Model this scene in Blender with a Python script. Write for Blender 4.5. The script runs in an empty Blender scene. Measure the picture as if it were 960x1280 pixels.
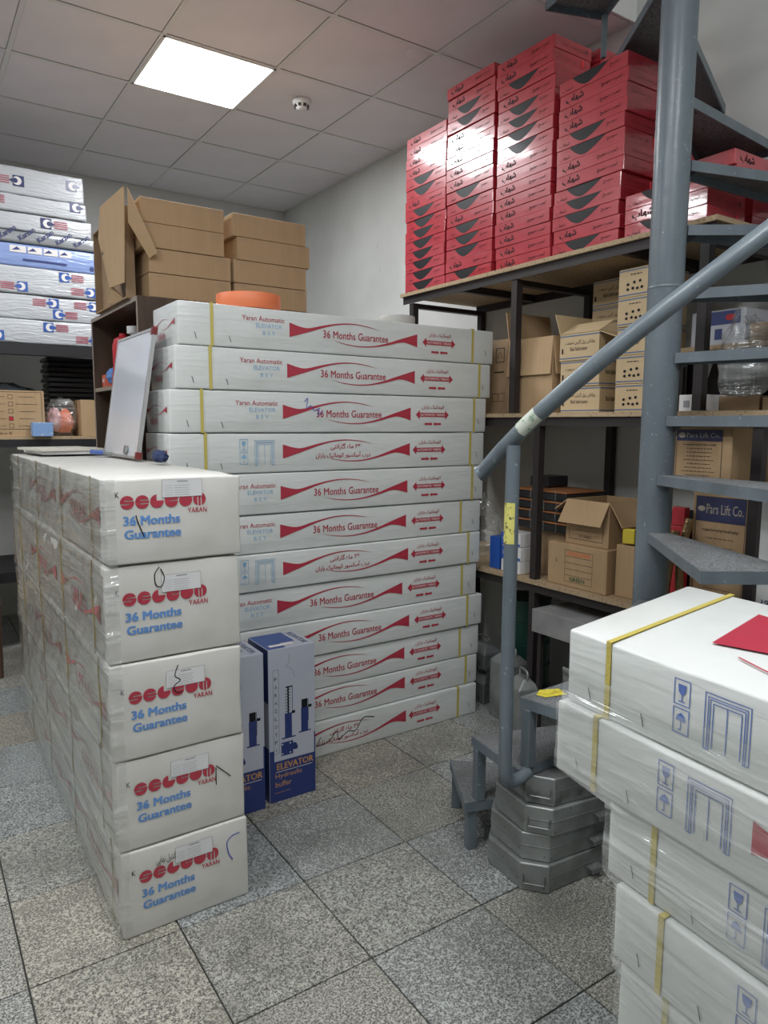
import bpy, bmesh, math, random
from mathutils import Vector, Matrix, noise
rnd = random.Random(7)
SC = bpy.context.scene
COL = SC.collection
R = math.radians

# ------------------------------------------------------------------ camera, world, lights, exposure
CAMH = 1.458
cd = bpy.data.cameras.new('camera')
cam = bpy.data.objects.new('camera', cd); COL.objects.link(cam)
cd.sensor_fit = 'VERTICAL'; cd.sensor_height = 24.0; cd.lens = 895.46 / 1280 * 24.0
cd.clip_start = 0.05
yaw, pit, rol = .5914, .122, .0051
fwd = Vector((math.sin(yaw) * math.cos(pit), math.cos(yaw) * math.cos(pit), -math.sin(pit)))
rt = Vector((math.cos(yaw), -math.sin(yaw), 0)); up = rt.cross(fwd)
rt2 = math.cos(rol) * rt + math.sin(rol) * up; up2 = -math.sin(rol) * rt + math.cos(rol) * up
cam.matrix_world = Matrix(((rt2.x, up2.x, -fwd.x, 0), (rt2.y, up2.y, -fwd.y, 0), (rt2.z, up2.z, -fwd.z, CAMH), (0, 0, 0, 1)))
SC.camera = cam
w = bpy.data.worlds.new('world'); SC.world = w; w.use_nodes = True
w.node_tree.nodes['Background'].inputs[0].default_value = (.75, .85, 1, 1)
w.node_tree.nodes['Background'].inputs[1].default_value = .25
SC.view_settings.view_transform = 'Standard'; SC.view_settings.look = 'None'
SC.view_settings.gamma = 1; SC.view_settings.exposure = -0.1
SC.view_settings.use_curve_mapping = False
LIGHT_W = 33.0        # watts of each ceiling panel
CEIL = 3.315
GX, GY = .5735, 2.473  # ceiling grid origin
def area(name, loc, sx, sy, watts, col=(.94, .975, 1)):
    l = bpy.data.lights.new(name, 'AREA'); l.shape = 'RECTANGLE'; l.size = sx; l.size_y = sy
    l.energy = watts; l.color = col
    o = bpy.data.objects.new(name, l); COL.objects.link(o); o.location = loc
    return o
PANELS = [(1, 2, CEIL, 1.15), (-3, 2, CEIL, 1), (-3, -2, CEIL, 1), (0, -5, CEIL, 1.1), (-1, -3, CEIL, .75)]
for (i, j, z, k) in PANELS:
    area('panel_lamp', (GX + .6 * i + .3, GY + .6 * j + .3, z - .006), .56, .56, LIGHT_W * k)
area('upstairs_lamp', (1.9, .6, 5.98), .56, .56, 42)

# ------------------------------------------------------------------ materials
MATS = {}
def mat(name, col, rough=.6, metal=0, coat=0, coatr=.2, bump=None, var=None, emit=None, spec=.5, alpha=None):
    """bump: list of (scale xyz, rot, strength, detail, kind); var: (scale, colour2, lo, hi)"""
    if name in MATS: return MATS[name]
    m = bpy.data.materials.new(name); m.use_nodes = True; nt = m.node_tree; N = nt.nodes; L = nt.links
    b = N['Principled BSDF']
    b.inputs['Base Color'].default_value = (*col, 1); b.inputs['Roughness'].default_value = rough
    b.inputs['Metallic'].default_value = metal; b.inputs['Coat Weight'].default_value = coat
    b.inputs['Coat Roughness'].default_value = coatr; b.inputs['Specular IOR Level'].default_value = spec
    if emit:
        b.inputs['Emission Color'].default_value = (*emit[0], 1); b.inputs['Emission Strength'].default_value = emit[1]
    tc = N.new('ShaderNodeTexCoord')
    if var:
        last = None
        for (sc, c2, lo, hi) in var:
            mp = N.new('ShaderNodeMapping'); L.new(tc.outputs['Object'], mp.inputs[0])
            mp.inputs['Scale'].default_value = sc if isinstance(sc, tuple) else (sc, sc, sc)
            nz = N.new('ShaderNodeTexNoise'); nz.inputs['Scale'].default_value = 1; nz.inputs['Detail'].default_value = 4
            L.new(mp.outputs[0], nz.inputs[0])
            rp = N.new('ShaderNodeMapRange'); rp.inputs[1].default_value = lo; rp.inputs[2].default_value = hi
            L.new(nz.outputs[0], rp.inputs[0])
            mx = N.new('ShaderNodeMix'); mx.data_type = 'RGBA'; L.new(rp.outputs[0], mx.inputs[0])
            if last: L.new(last, mx.inputs[6])
            else: mx.inputs[6].default_value = (*col, 1)
            mx.inputs[7].default_value = (*c2, 1); last = mx.outputs[2]
        L.new(last, b.inputs['Base Color'])
    if bump:
        prev = None
        for (sc, ro, st, det, dist) in bump:
            mp = N.new('ShaderNodeMapping'); L.new(tc.outputs['Object'], mp.inputs[0])
            mp.inputs['Scale'].default_value = sc; mp.inputs['Rotation'].default_value = ro
            nz = N.new('ShaderNodeTexNoise'); nz.inputs['Scale'].default_value = 1; nz.inputs['Detail'].default_value = det
            nz.inputs['Distortion'].default_value = dist
            L.new(mp.outputs[0], nz.inputs[0])
            bp = N.new('ShaderNodeBump'); bp.inputs['Strength'].default_value = st; bp.inputs['Distance'].default_value = .01
            L.new(nz.outputs[0], bp.inputs['Height'])
            if prev: L.new(prev, bp.inputs['Normal'])
            prev = bp.outputs[0]
        L.new(prev, b.inputs['Coat Normal' if coat else 'Normal'])
        if coat: L.new(prev, b.inputs['Normal'])
    MATS[name] = m
    return m
WR = [((5, 5, 30), (R(0), R(24), R(10)), .22, 2, .9), ((3, 3, 9), (0, R(-20), R(30)), .28, 2, 1.2)]
white_wrap = mat('white_carton_in_film', (.64, .66, .64), .5, coat=.7, coatr=.22, bump=WR, var=[((5, 5, 9), (.57, .60, .575), .45, .75)])
cream_wrap = mat('cream_carton', (.60, .59, .555), .55, coat=.25, coatr=.35, bump=[((3, 3, 10), (0, R(24), 0), .2, 2, .8)], var=[((6, 6, 6), (.53, .52, .47), .45, .75)])
red_print = mat('red_print', (.40, .025, .05), .5, coat=.6, coatr=.25, bump=WR)
blue_print = mat('blue_print', (.10, .25, .55), .5, coat=.6, coatr=.25, bump=WR)
paleblue_print = mat('pale_blue_print', (.22, .42, .62), .5, coat=.6, coatr=.25, bump=WR)
dkblue_print = mat('dark_blue_print', (.014, .032, .16), .5, coat=.4, coatr=.25)
white_print = mat('white_print', (.75, .72, .70), .5)
black_print = mat('black_print', (.012, .012, .015), .6, spec=.15)
grey_print = mat('grey_print', (.25, .25, .27), .5)
orange_print = mat('orange_print', (.5, .26, .09), .5)
label_paper = mat('label_paper', (.66, .66, .66), .6)
blue_pen = mat('blue_pen', (.04, .07, .4), .5)
yellow_strap = mat('yellow_strap', (.52, .43, .10), .45, coat=.3, bump=[((200, 200, 200), (0, 0, 0), .2, 2, 0)])
card = mat('kraft_cardboard', (.43, .29, .16), .75, var=[((3, 3, 3), (.38, .255, .135), .4, .7), ((60, 60, 3), (.46, .31, .17), .4, .9)], bump=[((120, 120, 120), (0, 0, 0), .08, 3, 0)])
card_in = mat('cardboard_inside', (.36, .24, .13), .8)
card_dark = mat('brown_cardboard', (.33, .22, .125), .75, var=[((8, 8, 8), (.25, .17, .10), .4, .7)])
lub_card = mat('light_kraft_cardboard', (.52, .39, .23), .7, var=[((4, 4, 4), (.47, .35, .20), .4, .7)])
red_box = mat('glossy_red_card', (.47, .035, .05), .3, coat=1.0, coatr=.09, spec=.5, var=[((12, 12, 30), (.40, .022, .035), .4, .7)], bump=[((5, 5, 14), (0, 0, 0), .12, 2, 0)])
red_dark = mat('red_print_shade', (.30, .01, .02), .35, coat=.8, coatr=.1)
swoosh_black = mat('glossy_black_print', (.008, .008, .010), .5, spec=.3, coat=.05, coatr=.12)
particle = mat('particle_board', (.42, .31, .19), .8, var=[((90, 90, 90), (.18, .12, .07), .55, .7)])
steel_dark = mat('dark_brown_steel', (.028, .022, .022), .5, spec=.4)
steel_black = mat('black_steel', (.015, .015, .017), .5)
paint_grey = mat('blue_grey_gloss_paint', (.13, .16, .18), .42, spec=.45, coat=.12, coatr=.2, var=[((10, 10, 4), (.105, .13, .15), .4, .65), ((60, 60, 60), (.22, .27, .29), .66, .72)], bump=[((30, 30, 30), (0, 0, 0), .12, 3, 0)])
paint_dark = mat('dark_grey_paint', (.06, .068, .075), .5, var=[((14, 14, 14), (.045, .05, .055), .4, .7)])
tread_top = mat('worn_step_surface', (.17, .18, .185), .7, var=[((160, 160, 160), (.07, .07, .07), .5, .62), ((9, 9, 9), (.11, .11, .11), .5, .7)], bump=[((160, 160, 160), (0, 0, 0), .3, 2, 0)])
tin = mat('galvanised_tin', (.34, .36, .35), .5, metal=.6, var=[((9, 9, 9), (.24, .25, .24), .4, .65), ((45, 45, 45), (.10, .09, .08), .66, .72)], bump=[((12, 12, 12), (0, 0, 0), .3, 3, .3)])
tin_dark = mat('dull_tin', (.25, .26, .26), .5, metal=.6, var=[((20, 20, 20), (.13, .13, .12), .5, .7)])
green_paint = mat('dark_green_paint', (.015, .06, .045), .4)
wall_white = mat('off_white_plaster', (.68, .69, .665), .85, var=[((1.2, 1.2, 1.2), (.55, .56, .54), .4, .7), ((5, 5, 5), (.40, .41, .40), .70, .78)], bump=[((40, 40, 40), (0, 0, 0), .06, 3, 0)])
ceil_tile = mat('ceiling_tile_board', (.72, .69, .72), .9, var=[((3, 3, 3), (.67, .645, .67), .4, .7)])
tbar = mat('ceiling_grid_bar', (.64, .64, .63), .6)
dark_gap = mat('shadow_gap', (.10, .10, .10), .9)
white_plastic = mat('white_plastic', (.72, .72, .71), .35)
black_plastic = mat('black_plastic', (.02, .02, .022), .4)
diffuser = mat('lit_diffuser', (.9, .9, .9), .5, emit=((1, .99, 1), 9.0))
veneer = mat('dark_walnut_veneer', (.085, .052, .032), .5, coat=.1, var=[((12, 12, 1.5), (.045, .026, .016), .4, .62)])
veneer_edge = mat('worn_pale_edge', (.27, .22, .18), .6)
wood_dark = mat('dark_brown_wood', (.09, .045, .028), .4, coat=.3)
orange_tape = mat('orange_tape_roll', (.75, .20, .08), .5)
tape_core = mat('grey_tape_roll', (.45, .44, .41), .6)
wb_white = mat('whiteboard_surface', (.62, .64, .70), .2, coat=.5, coatr=.08)
alu = mat('aluminium', (.6, .6, .6), .35, metal=.8)
blue_rubber = mat('blue_rubber', (.06, .13, .42), .4)
orange_cloth = mat('orange_plastic', (.75, .22, .12), .5)
pink_foam = mat('pink_sheet', (.62, .35, .36), .5)
brass = mat('brass', (.35, .24, .12), .35, metal=.8, bump=[((8, 8, 130), (0, 0, 0), .5, 1, 0)])
red_cloth = mat('red_card', (.45, .02, .03), .5)
yellow_card = mat('yellow_card', (.62, .48, .04), .5)
blue_box_m = mat('blue_card', (.02, .10, .45), .4, coat=.4)
grey_pipe = mat('grey_pipe', (.33, .35, .36), .4)

def film_mat(name, haze, gloss):
    m = bpy.data.materials.new(name); m.use_nodes = True; nt = m.node_tree; N = nt.nodes; L = nt.links
    N.remove(N['Principled BSDF']); out = N['Material Output']
    tr = N.new('ShaderNodeBsdfTransparent'); gl = N.new('ShaderNodeBsdfGlossy'); gl.inputs['Roughness'].default_value = .16
    gl.inputs['Color'].default_value = (.9, .93, .93, 1)
    df = N.new('ShaderNodeBsdfDiffuse'); df.inputs['Color'].default_value = (.75, .77, .75, 1)
    tc = N.new('ShaderNodeTexCoord'); mp = N.new('ShaderNodeMapping'); mp.inputs['Scale'].default_value = (3, 2.2, 17)
    mp.inputs['Rotation'].default_value = (R(-38), 0, R(12)); L.new(tc.outputs['Object'], mp.inputs[0])
    nz = N.new('ShaderNodeTexNoise'); nz.inputs['Scale'].default_value = 1; nz.inputs['Detail'].default_value = 3; nz.inputs['Distortion'].default_value = .7
    L.new(mp.outputs[0], nz.inputs[0])
    bp = N.new('ShaderNodeBump'); bp.inputs['Strength'].default_value = 1.0; bp.inputs['Distance'].default_value = .03
    L.new(nz.outputs[0], bp.inputs['Height'])
    for s in (gl, df): L.new(bp.outputs[0], s.inputs['Normal'])
    rp = N.new('ShaderNodeMapRange'); rp.inputs[1].default_value = .48; rp.inputs[2].default_value = .66
    rp.inputs[3].default_value = haze * .5; rp.inputs[4].default_value = haze * 2.2; L.new(nz.outputs[0], rp.inputs[0])
    m1 = N.new('ShaderNodeMixShader'); L.new(rp.outputs[0], m1.inputs[0]); L.new(tr.outputs[0], m1.inputs[1]); L.new(df.outputs[0], m1.inputs[2])
    fr = N.new('ShaderNodeMath'); fr.operation = 'POWER'; lw = N.new('ShaderNodeLayerWeight'); lw.inputs[0].default_value = .5; L.new(lw.outputs['Facing'], fr.inputs[0]); fr.inputs[1].default_value = 3.0
    ad = N.new('ShaderNodeMath'); ad.operation = 'MULTIPLY_ADD'; ad.inputs[1].default_value = gloss; ad.inputs[2].default_value = .09
    L.new(fr.outputs[0], ad.inputs[0])
    m2 = N.new('ShaderNodeMixShader'); L.new(ad.outputs[0], m2.inputs[0]); L.new(m1.outputs[0], m2.inputs[1]); L.new(gl.outputs[0], m2.inputs[2])
    L.new(m2.outputs[0], out.inputs[0])
    return m
film = film_mat('stretch_film', .17, .75)
bag_film = film_mat('clear_plastic_bag', .12, .25)

def granite():
    m = bpy.data.materials.new('speckled_granite'); m.use_nodes = True; nt = m.node_tree; N = nt.nodes; L = nt.links
    b = N['Principled BSDF']; b.inputs['Roughness'].default_value = .5
    ge = N.new('ShaderNodeNewGeometry'); oi = N.new('ShaderNodeObjectInfo')
    ad = N.new('ShaderNodeVectorMath'); ad.operation = 'MULTIPLY_ADD'
    L.new(oi.outputs['Random'], ad.inputs[0]); ad.inputs[1].default_value = (7, 5, 3); L.new(ge.outputs['Position'], ad.inputs[2])
    def nz(s, d=2, src=None, r=.5):
        n = N.new('ShaderNodeTexNoise'); n.inputs['Scale'].default_value = s; n.inputs['Detail'].default_value = d; n.inputs['Roughness'].default_value = r
        L.new(src or ad.outputs[0], n.inputs[0]); return n.outputs[0]
    def rng(v, lo, hi, a=0., c=1.):
        r = N.new('ShaderNodeMapRange'); L.new(v, r.inputs[0])
        for k, x in zip((1, 2, 3, 4), (lo, hi, a, c)): r.inputs[k].default_value = x
        return r.outputs[0]
    def mix(f, a, c):
        x = N.new('ShaderNodeMix'); x.data_type = 'RGBA'; L.new(f, x.inputs[0])
        for i, v in ((6, a), (7, c)):
            if isinstance(v, tuple): x.inputs[i].default_value = (*v, 1)
            else: L.new(v, x.inputs[i])
        return x.outputs[2]
    c = mix(rng(nz(210, 2), .42, .58), (.085, .085, .083), (.42, .42, .40))
    c = mix(rng(nz(130, 1), .52, .62), c, (.52, .52, .49))
    c = mix(rng(nz(300, 1), .60, .66), c, (.05, .05, .05))
    c = mix(rng(nz(14, 3), .5, .75, 0, .3), c, (.30, .29, .26))
    # warm or cool tint tile by tile
    t = mix(oi.outputs['Random'], (.90, .96, 1.0), (1.0, .94, .82))
    mu = N.new('ShaderNodeMix'); mu.data_type = 'RGBA'; mu.blend_type = 'MULTIPLY'; mu.inputs[0].default_value = 1
    L.new(c, mu.inputs[6]); L.new(t, mu.inputs[7])
    dirt = rng(nz(2.3, 5, ge.outputs['Position'], .6), .48, .68, 0, .5)
    c = mix(dirt, mu.outputs[2], (.09, .09, .08))
    L.new(c, b.inputs['Base Color'])
    L.new(rng(nz(30, 3), .3, .7, .38, .6), b.inputs['Roughness'])
    return m
granite_m = granite()
grout = mat('dark_grout', (.045, .045, .04), .9)

# ------------------------------------------------------------------ mesh helpers
class MB:
    def __init__(s): s.v = []; s.f = []; s.mi = []
    def add(s, vs, fs, mi=0):
        k = len(s.v); s.v += [tuple(p) for p in vs]; s.f += [tuple(i + k for i in f) for f in fs]; s.mi += [mi] * len(fs); return s
    def box(s, x0, y0, z0, x1, y1, z1, mi=0, M=None):
        vs = [Vector(p) for p in ((x0, y0, z0), (x1, y0, z0), (x1, y1, z0), (x0, y1, z0), (x0, y0, z1), (x1, y0, z1), (x1, y1, z1), (x0, y1, z1))]
        if M is not None: vs = [M @ p for p in vs]
        return s.add(vs, [(0, 3, 2, 1), (4, 5, 6, 7), (0, 1, 5, 4), (1, 2, 6, 5), (2, 3, 7, 6), (3, 0, 4, 7)], mi)
    def prism(s, pts, z0, z1, mi=0, M=None):
        n = len(pts); vs = [Vector((p[0], p[1], z0)) for p in pts] + [Vector((p[0], p[1], z1)) for p in pts]
        if M is not None: vs = [M @ p for p in vs]
        return s.add(vs, [tuple(range(n - 1, -1, -1)), tuple(range(n, 2 * n))] + [(i, (i + 1) % n, (i + 1) % n + n, i + n) for i in range(n)], mi)
    def tube(s, pts, r, n=10, mi=0, caps=True, closed=False):
        pts = [Vector(p) for p in pts]; m = len(pts); rs = r if isinstance(r, (list, tuple)) else [r] * m
        ref = None; rings = []
        for i, p in enumerate(pts):
            a = pts[i - 1] if (i > 0 or closed) else p; b = pts[(i + 1) % m] if (i < m - 1 or closed) else p
            t = (b - a).normalized()
            if ref is None: ref = Vector((0, 0, 1)) if abs(t.z) < .9 else Vector((1, 0, 0))
            u = (ref - t * ref.dot(t)).normalized(); v = t.cross(u); ref = u
            rings.append([p + rs[i] * (math.cos(2 * math.pi * k / n) * u + math.sin(2 * math.pi * k / n) * v) for k in range(n)])
        vs = [q for ring in rings for q in ring]; fs = []
        for i in range(m if closed else m - 1):
            for k in range(n):
                a = i * n + k; b = i * n + (k + 1) % n; c = ((i + 1) % m) * n + (k + 1) % n; d = ((i + 1) % m) * n + k
                fs.append((a, b, c, d))
        if caps and not closed: fs += [tuple(range(n - 1, -1, -1)), tuple(range((m - 1) * n, m * n))]
        return s.add(vs, fs, mi)
    def lathe(s, prof, n=24, mi=0, M=None):
        vs = []; fs = []; m = len(prof)
        for (r, z) in prof: vs += [Vector((r * math.cos(2 * math.pi * k / n), r * math.sin(2 * math.pi * k / n), z)) for k in range(n)]
        for i in range(m - 1):
            for k in range(n): fs.append((i * n + k, i * n + (k + 1) % n, (i + 1) * n + (k + 1) % n, (i + 1) * n + k))
        if prof[0][0] > 1e-5: fs.append(tuple(range(n - 1, -1, -1)))
        if prof[-1][0] > 1e-5: fs.append(tuple(range((m - 1) * n, m * n)))
        if M is not None: vs = [M @ p for p in vs]
        return s.add(vs, fs, mi)
    def mesh(s, name, mats, smooth=False, bevel=0, seg=1):
        me = bpy.data.meshes.new(name); me.from_pydata(s.v, [], s.f)
        mats = mats if isinstance(mats, (list, tuple)) else [mats]
        for m in mats: me.materials.append(m)
        me.polygons.foreach_set('material_index', s.mi)
        if bevel:
            bm = bmesh.new(); bm.from_mesh(me)
            bmesh.ops.bevel(bm, geom=bm.edges[:], offset=bevel, segments=seg, affect='EDGES', profile=.5)
            bm.to_mesh(me); bm.free()
        if smooth:
            me.polygons.foreach_set('use_smooth', [True] * len(me.polygons))
            if smooth != 2:
                try: me.set_sharp_from_angle(angle=R(40))
                except Exception: pass
        me.update(); return me
def link(name, me, parent=None, loc=None, rz=0, label=None, cat=None, group=None, kind=None):
    o = bpy.data.objects.new(name, me); COL.objects.link(o)
    if parent is not None: o.parent = parent
    if loc is not None: o.location = loc
    if rz: o.rotation_euler = (0, 0, rz)
    if label: o['label'] = label
    if cat: o['category'] = cat
    if group: o['group'] = group
    if kind: o['kind'] = kind
    return o
def obj(name, mb, mats, parent=None, smooth=False, bevel=0, seg=1, **k):
    return link(name, mb.mesh(name, mats, smooth, bevel, seg), parent, **k)
def thing(name, label, cat, loc=(0, 0, 0), rz=0, group=None):
    return link(name, None, None, loc, rz, label, cat, group)
def bx(*a, **k): return MB().box(*a, **k)
ORD = ['zeroth', 'first', 'second', 'third', 'fourth', 'fifth', 'sixth', 'seventh', 'eighth', 'ninth', 'tenth', 'eleventh', 'twelfth', 'thirteenth', 'fourteenth', 'fifteenth', 'sixteenth', 'seventeenth', 'eighteenth']
def rank(i, n, up=True):   # i from the bottom, 0-based
    if i == 0: return 'lowest'
    if i == n - 1: return 'topmost'
    if i < n / 2: return ORD[i + 1] + ' from bottom'
    return ORD[n - i] + ' from top'

# ------------------------------------------------------------------ lettering and flat print
FA = {'ا': (0xFE8D, 2), 'آ': (0xFE81, 2), 'ب': (0xFE8F, 4), 'پ': (0xFB56, 4), 'ت': (0xFE95, 4), 'ج': (0xFE9D, 4), 'چ': (0xFB7A, 4), 'ح': (0xFEA1, 4), 'خ': (0xFEA5, 4), 'د': (0xFEA9, 2), 'ر': (0xFEAD, 2), 'ز': (0xFEAF, 2), 'ژ': (0xFB8A, 2),
      'س': (0xFEB1, 4), 'ش': (0xFEB5, 4), 'ص': (0xFEB9, 4), 'ع': (0xFEC9, 4), 'ف': (0xFED1, 4), 'ق': (0xFED5, 4), 'ک': (0xFB8E, 4), 'گ': (0xFB92, 4), 'ل': (0xFEDD, 4), 'م': (0xFEE1, 4), 'ن': (0xFEE5, 4), 'ه': (0xFEE9, 4), 'و': (0xFEED, 2), 'ی': (0xFBFC, 4)}
def fa(s):
    out = []
    for wd in s.split(' '):
        if wd and wd[0] in '۰۱۲۳۴۵۶۷۸۹': out.append(wd); continue
        r = []
        for i, c in enumerate(wd):
            b, n = FA[c]
            pj = i > 0 and FA[wd[i - 1]][1] == 4; nj = n == 4 and i < len(wd) - 1
            r.append(chr(b + (3 if pj and nj else 2 if nj else 1 if pj else 0)))
        out.append(''.join(reversed(r)))
    return ' '.join(reversed(out))
TC = {}
def text2d(s, bold=0):
    k = (s, bold)
    if k in TC: return TC[k]
    c = bpy.data.curves.new('t', 'FONT'); c.body = s; c.size = 1; c.resolution_u = 2; c.offset = bold; c.fill_mode = 'BOTH'
    o = bpy.data.objects.new('t', c); COL.objects.link(o)
    dg = bpy.context.evaluated_depsgraph_get(); dg.update()
    me = bpy.data.meshes.new_from_object(o.evaluated_get(dg))
    vs = [(v.co.x, v.co.y) for v in me.vertices]; fs = [tuple(p.vertices) for p in me.polygons]
    bpy.data.meshes.remove(me); bpy.data.objects.remove(o); bpy.data.curves.remove(c)
    xs = [v[0] for v in vs]; ys = [v[1] for v in vs]
    TC[k] = (vs, fs, min(xs), max(xs), min(ys), max(ys)); return TC[k]
class Print:
    """flat print in (u, v) on a face; every shape is laid just proud of the face"""
    def __init__(s): s.v = []; s.f = []
    def poly(s, pts, h=0):
        k = len(s.v); s.v += [(p[0], p[1], h) for p in pts]; s.f.append(tuple(range(k, k + len(pts)))); return s
    def raw(s, vs, fs, h=0):
        k = len(s.v); s.v += [(p[0], p[1], h) for p in vs]; s.f += [tuple(i + k for i in f) for f in fs]; return s
    def rect(s, u0, v0, u1, v1, h=0): return s.poly([(u0, v0), (u1, v0), (u1, v1), (u0, v1)], h)
    def text(s, t, u0, v0, u1, v1, bold=0, h=0):
        vs, fs, a, b, c, d = text2d(t, 0)
        if bold:
            e = bold * (v1 - v0) * .75
            for du, dv, q in ((-e, e * .4, 0), (e, -e * .4, 1), (-e, -e * .4, 2), (e, e * .4, 3)):
                s.text(t, u0 + e + du, v0 + e * .4 + dv, u1 - e + du, v1 - e * .4 + dv, 0, h + q * .00002)
            return s
        sx = (u1 - u0) / (b - a); sy = (v1 - v0) / (d - c)
        return s.raw([(u0 + (x - a) * sx, v0 + (y - c) * sy) for x, y in vs], fs, h)
    def strip(s, top, bot, h=0):
        n = len(top); return s.raw(list(top) + list(bot), [(n + i, n + i + 1, i + 1, i) for i in range(n - 1)], h)
    def line(s, pts, wd, h=0):
        t = []; b = []
        for i, p in enumerate(pts):
            a = pts[max(0, i - 1)]; c = pts[min(len(pts) - 1, i + 1)]
            dx, dy = c[0] - a[0], c[1] - a[1]; l = math.hypot(dx, dy) or 1
            t.append((p[0] - dy / l * wd / 2, p[1] + dx / l * wd / 2)); b.append((p[0] + dy / l * wd / 2, p[1] - dx / l * wd / 2))
        return s.strip(t, b, h)
    def disc(s, u, v, r, n=20, h=0, ry=None):
        ry = ry or r
        return s.poly([(u + r * math.cos(2 * math.pi * k / n), v + ry * math.sin(2 * math.pi * k / n)) for k in range(n)], h)
    def frame(s, u0, v0, u1, v1, wd, h=0):
        s.rect(u0, v0, u1, v0 + wd, h).rect(u0, v1 - wd, u1, v1, h).rect(u0, v0 + wd, u0 + wd, v1 - wd, h).rect(u1 - wd, v0 + wd, u1, v1 - wd, h); return s
    def mesh(s, name, m, O, U, V, eps=.0016):
        O, U, V = Vector(O), Vector(U), Vector(V); Nn = U.cross(V).normalized()
        me = bpy.data.meshes.new(name); me.from_pydata([O + U * a + V * b + Nn * (eps + h) for a, b, h in s.v], [], s.f)
        me.materials.append(m); me.update(); return me
    def put(s, name, m, parent, O, U, V, eps=.0016, label=None):
        return link(name, s.mesh(name, m, O, U, V, eps), parent, label=label)
def smooth_curve(pts, n=6):
    out = []
    P = [pts[0]] + list(pts) + [pts[-1]]
    for i in range(1, len(P) - 2):
        for k in range(n):
            t = k / n; a, b, c, d = P[i - 1], P[i], P[i + 1], P[i + 2]
            out.append(tuple(.5 * (2 * b[j] + (c[j] - a[j]) * t + (2 * a[j] - 5 * b[j] + 4 * c[j] - d[j]) * t * t + (3 * b[j] - a[j] - 3 * c[j] + d[j]) * t ** 3) for j in (0, 1)))
    out.append(tuple(pts[-1])); return out

def wavy_box(L, D, H, seed, bev=.006, rise=0, amp=.0022, nx=14):
    """a carton whose edges are a little crushed and whose film bulges; front-left-bottom corner at the origin"""
    bm = bmesh.new(); bmesh.ops.create_cube(bm, size=1)
    for v in bm.verts: v.co = Vector(((v.co.x + .5) * L, (v.co.y + .5) * D, (v.co.z + .5) * H))
    bmesh.ops.bevel(bm, geom=bm.edges[:], offset=bev, segments=2, affect='EDGES', profile=.6)
    for ax, ln in ((0, L), (1, D), (2, H)):
        k = max(2, int(round(nx * ln / max(L, D))))
        for i in range(1, k):
            co = Vector((0, 0, 0)); co[ax] = ln * i / k; no = Vector((0, 0, 0)); no[ax] = 1
            bmesh.ops.bisect_plane(bm, geom=bm.verts[:] + bm.edges[:] + bm.faces[:], plane_co=co, plane_no=no)
    for v in bm.verts:
        p = v.co.copy()
        edge = (min(p.x, L - p.x) < bev * 1.2) + (min(p.y, D - p.y) < bev * 1.2) + (min(p.z, H - p.z) < bev * 1.2)
        a = amp if edge >= 2 else amp * .25
        n = noise.noise_vector(Vector((p.x * 7 + seed * 3.1, p.y * 7, p.z * 7)))
        v.co += Vector((n.x * a, n.y * a * .6, -abs(n.z) * a if p.z > H / 2 else abs(n.z) * a * .3))
        if rise and p.z > H * .5: v.co.z += rise * p.y / D
    me = bpy.data.meshes.new('carton'); bm.to_mesh(me); bm.free()
    me.polygons.foreach_set('use_smooth', [True] * len(me.polygons))
    return me
def plain_box_mesh(name, L, D, H, m, bev=.003): return bx(0, 0, 0, L, D, H).mesh(name, m, bevel=bev)

# ================================================================== THE ROOM
XE, YB, XW, YF = 2.957, 6.02, -3.0, -3.5
TS = .4
FX, FY = .127 * 1.458, 1.3142 * 1.458
slab = obj('floor', bx(XW, YF, -.2, XE, YB, -.006), grout, kind='structure')
tile_me = bx(.0024, .0024, -.006, TS - .0024, TS - .0024, 0).mesh('tile', granite_m, bevel=.0012)
k = 0
for i in range(-6, 8):
    for j in range(-5, 11):
        x, y = FX + i * TS, FY + j * TS
        if x < -1.9 or x > XE or y > YB - .02 or y < .1: continue
        w_, d_ = min(TS, XE - x), min(TS, YB - y)
        # only what the camera can see of the floor
        me = tile_me if (w_ > .399 and d_ > .399) else bx(.0016, .0016, -.006, w_ - .002, d_ - .002, 0).mesh('tile', granite_m)
        link('tile', me, slab, loc=(x, y, rnd.uniform(-.0006, .0006)))
rest = MB().box(XW, YF, -.006, -1.85, YB, -.001).box(-1.85, YF, -.006, XE, .09, -.001)
obj('plain_floor', rest, granite_m, slab, kind='stuff')
obj('wall_right', bx(XE, YF, -.2, XE + .15, YB + .15, 6.2), wall_white, kind='structure')
obj('wall_back', bx(XW, YB, -.2, XE, YB + .15, 3.6), wall_white, kind='structure')
obj('wall_left', bx(XW - .15, YF, -.2, XW, YB + .15, 3.6), wall_white, kind='structure')
obj('wall_front', bx(XW - .15, YF - .15, -.2, XE + .15, YF, 6.2), wall_white, kind='structure')
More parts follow.
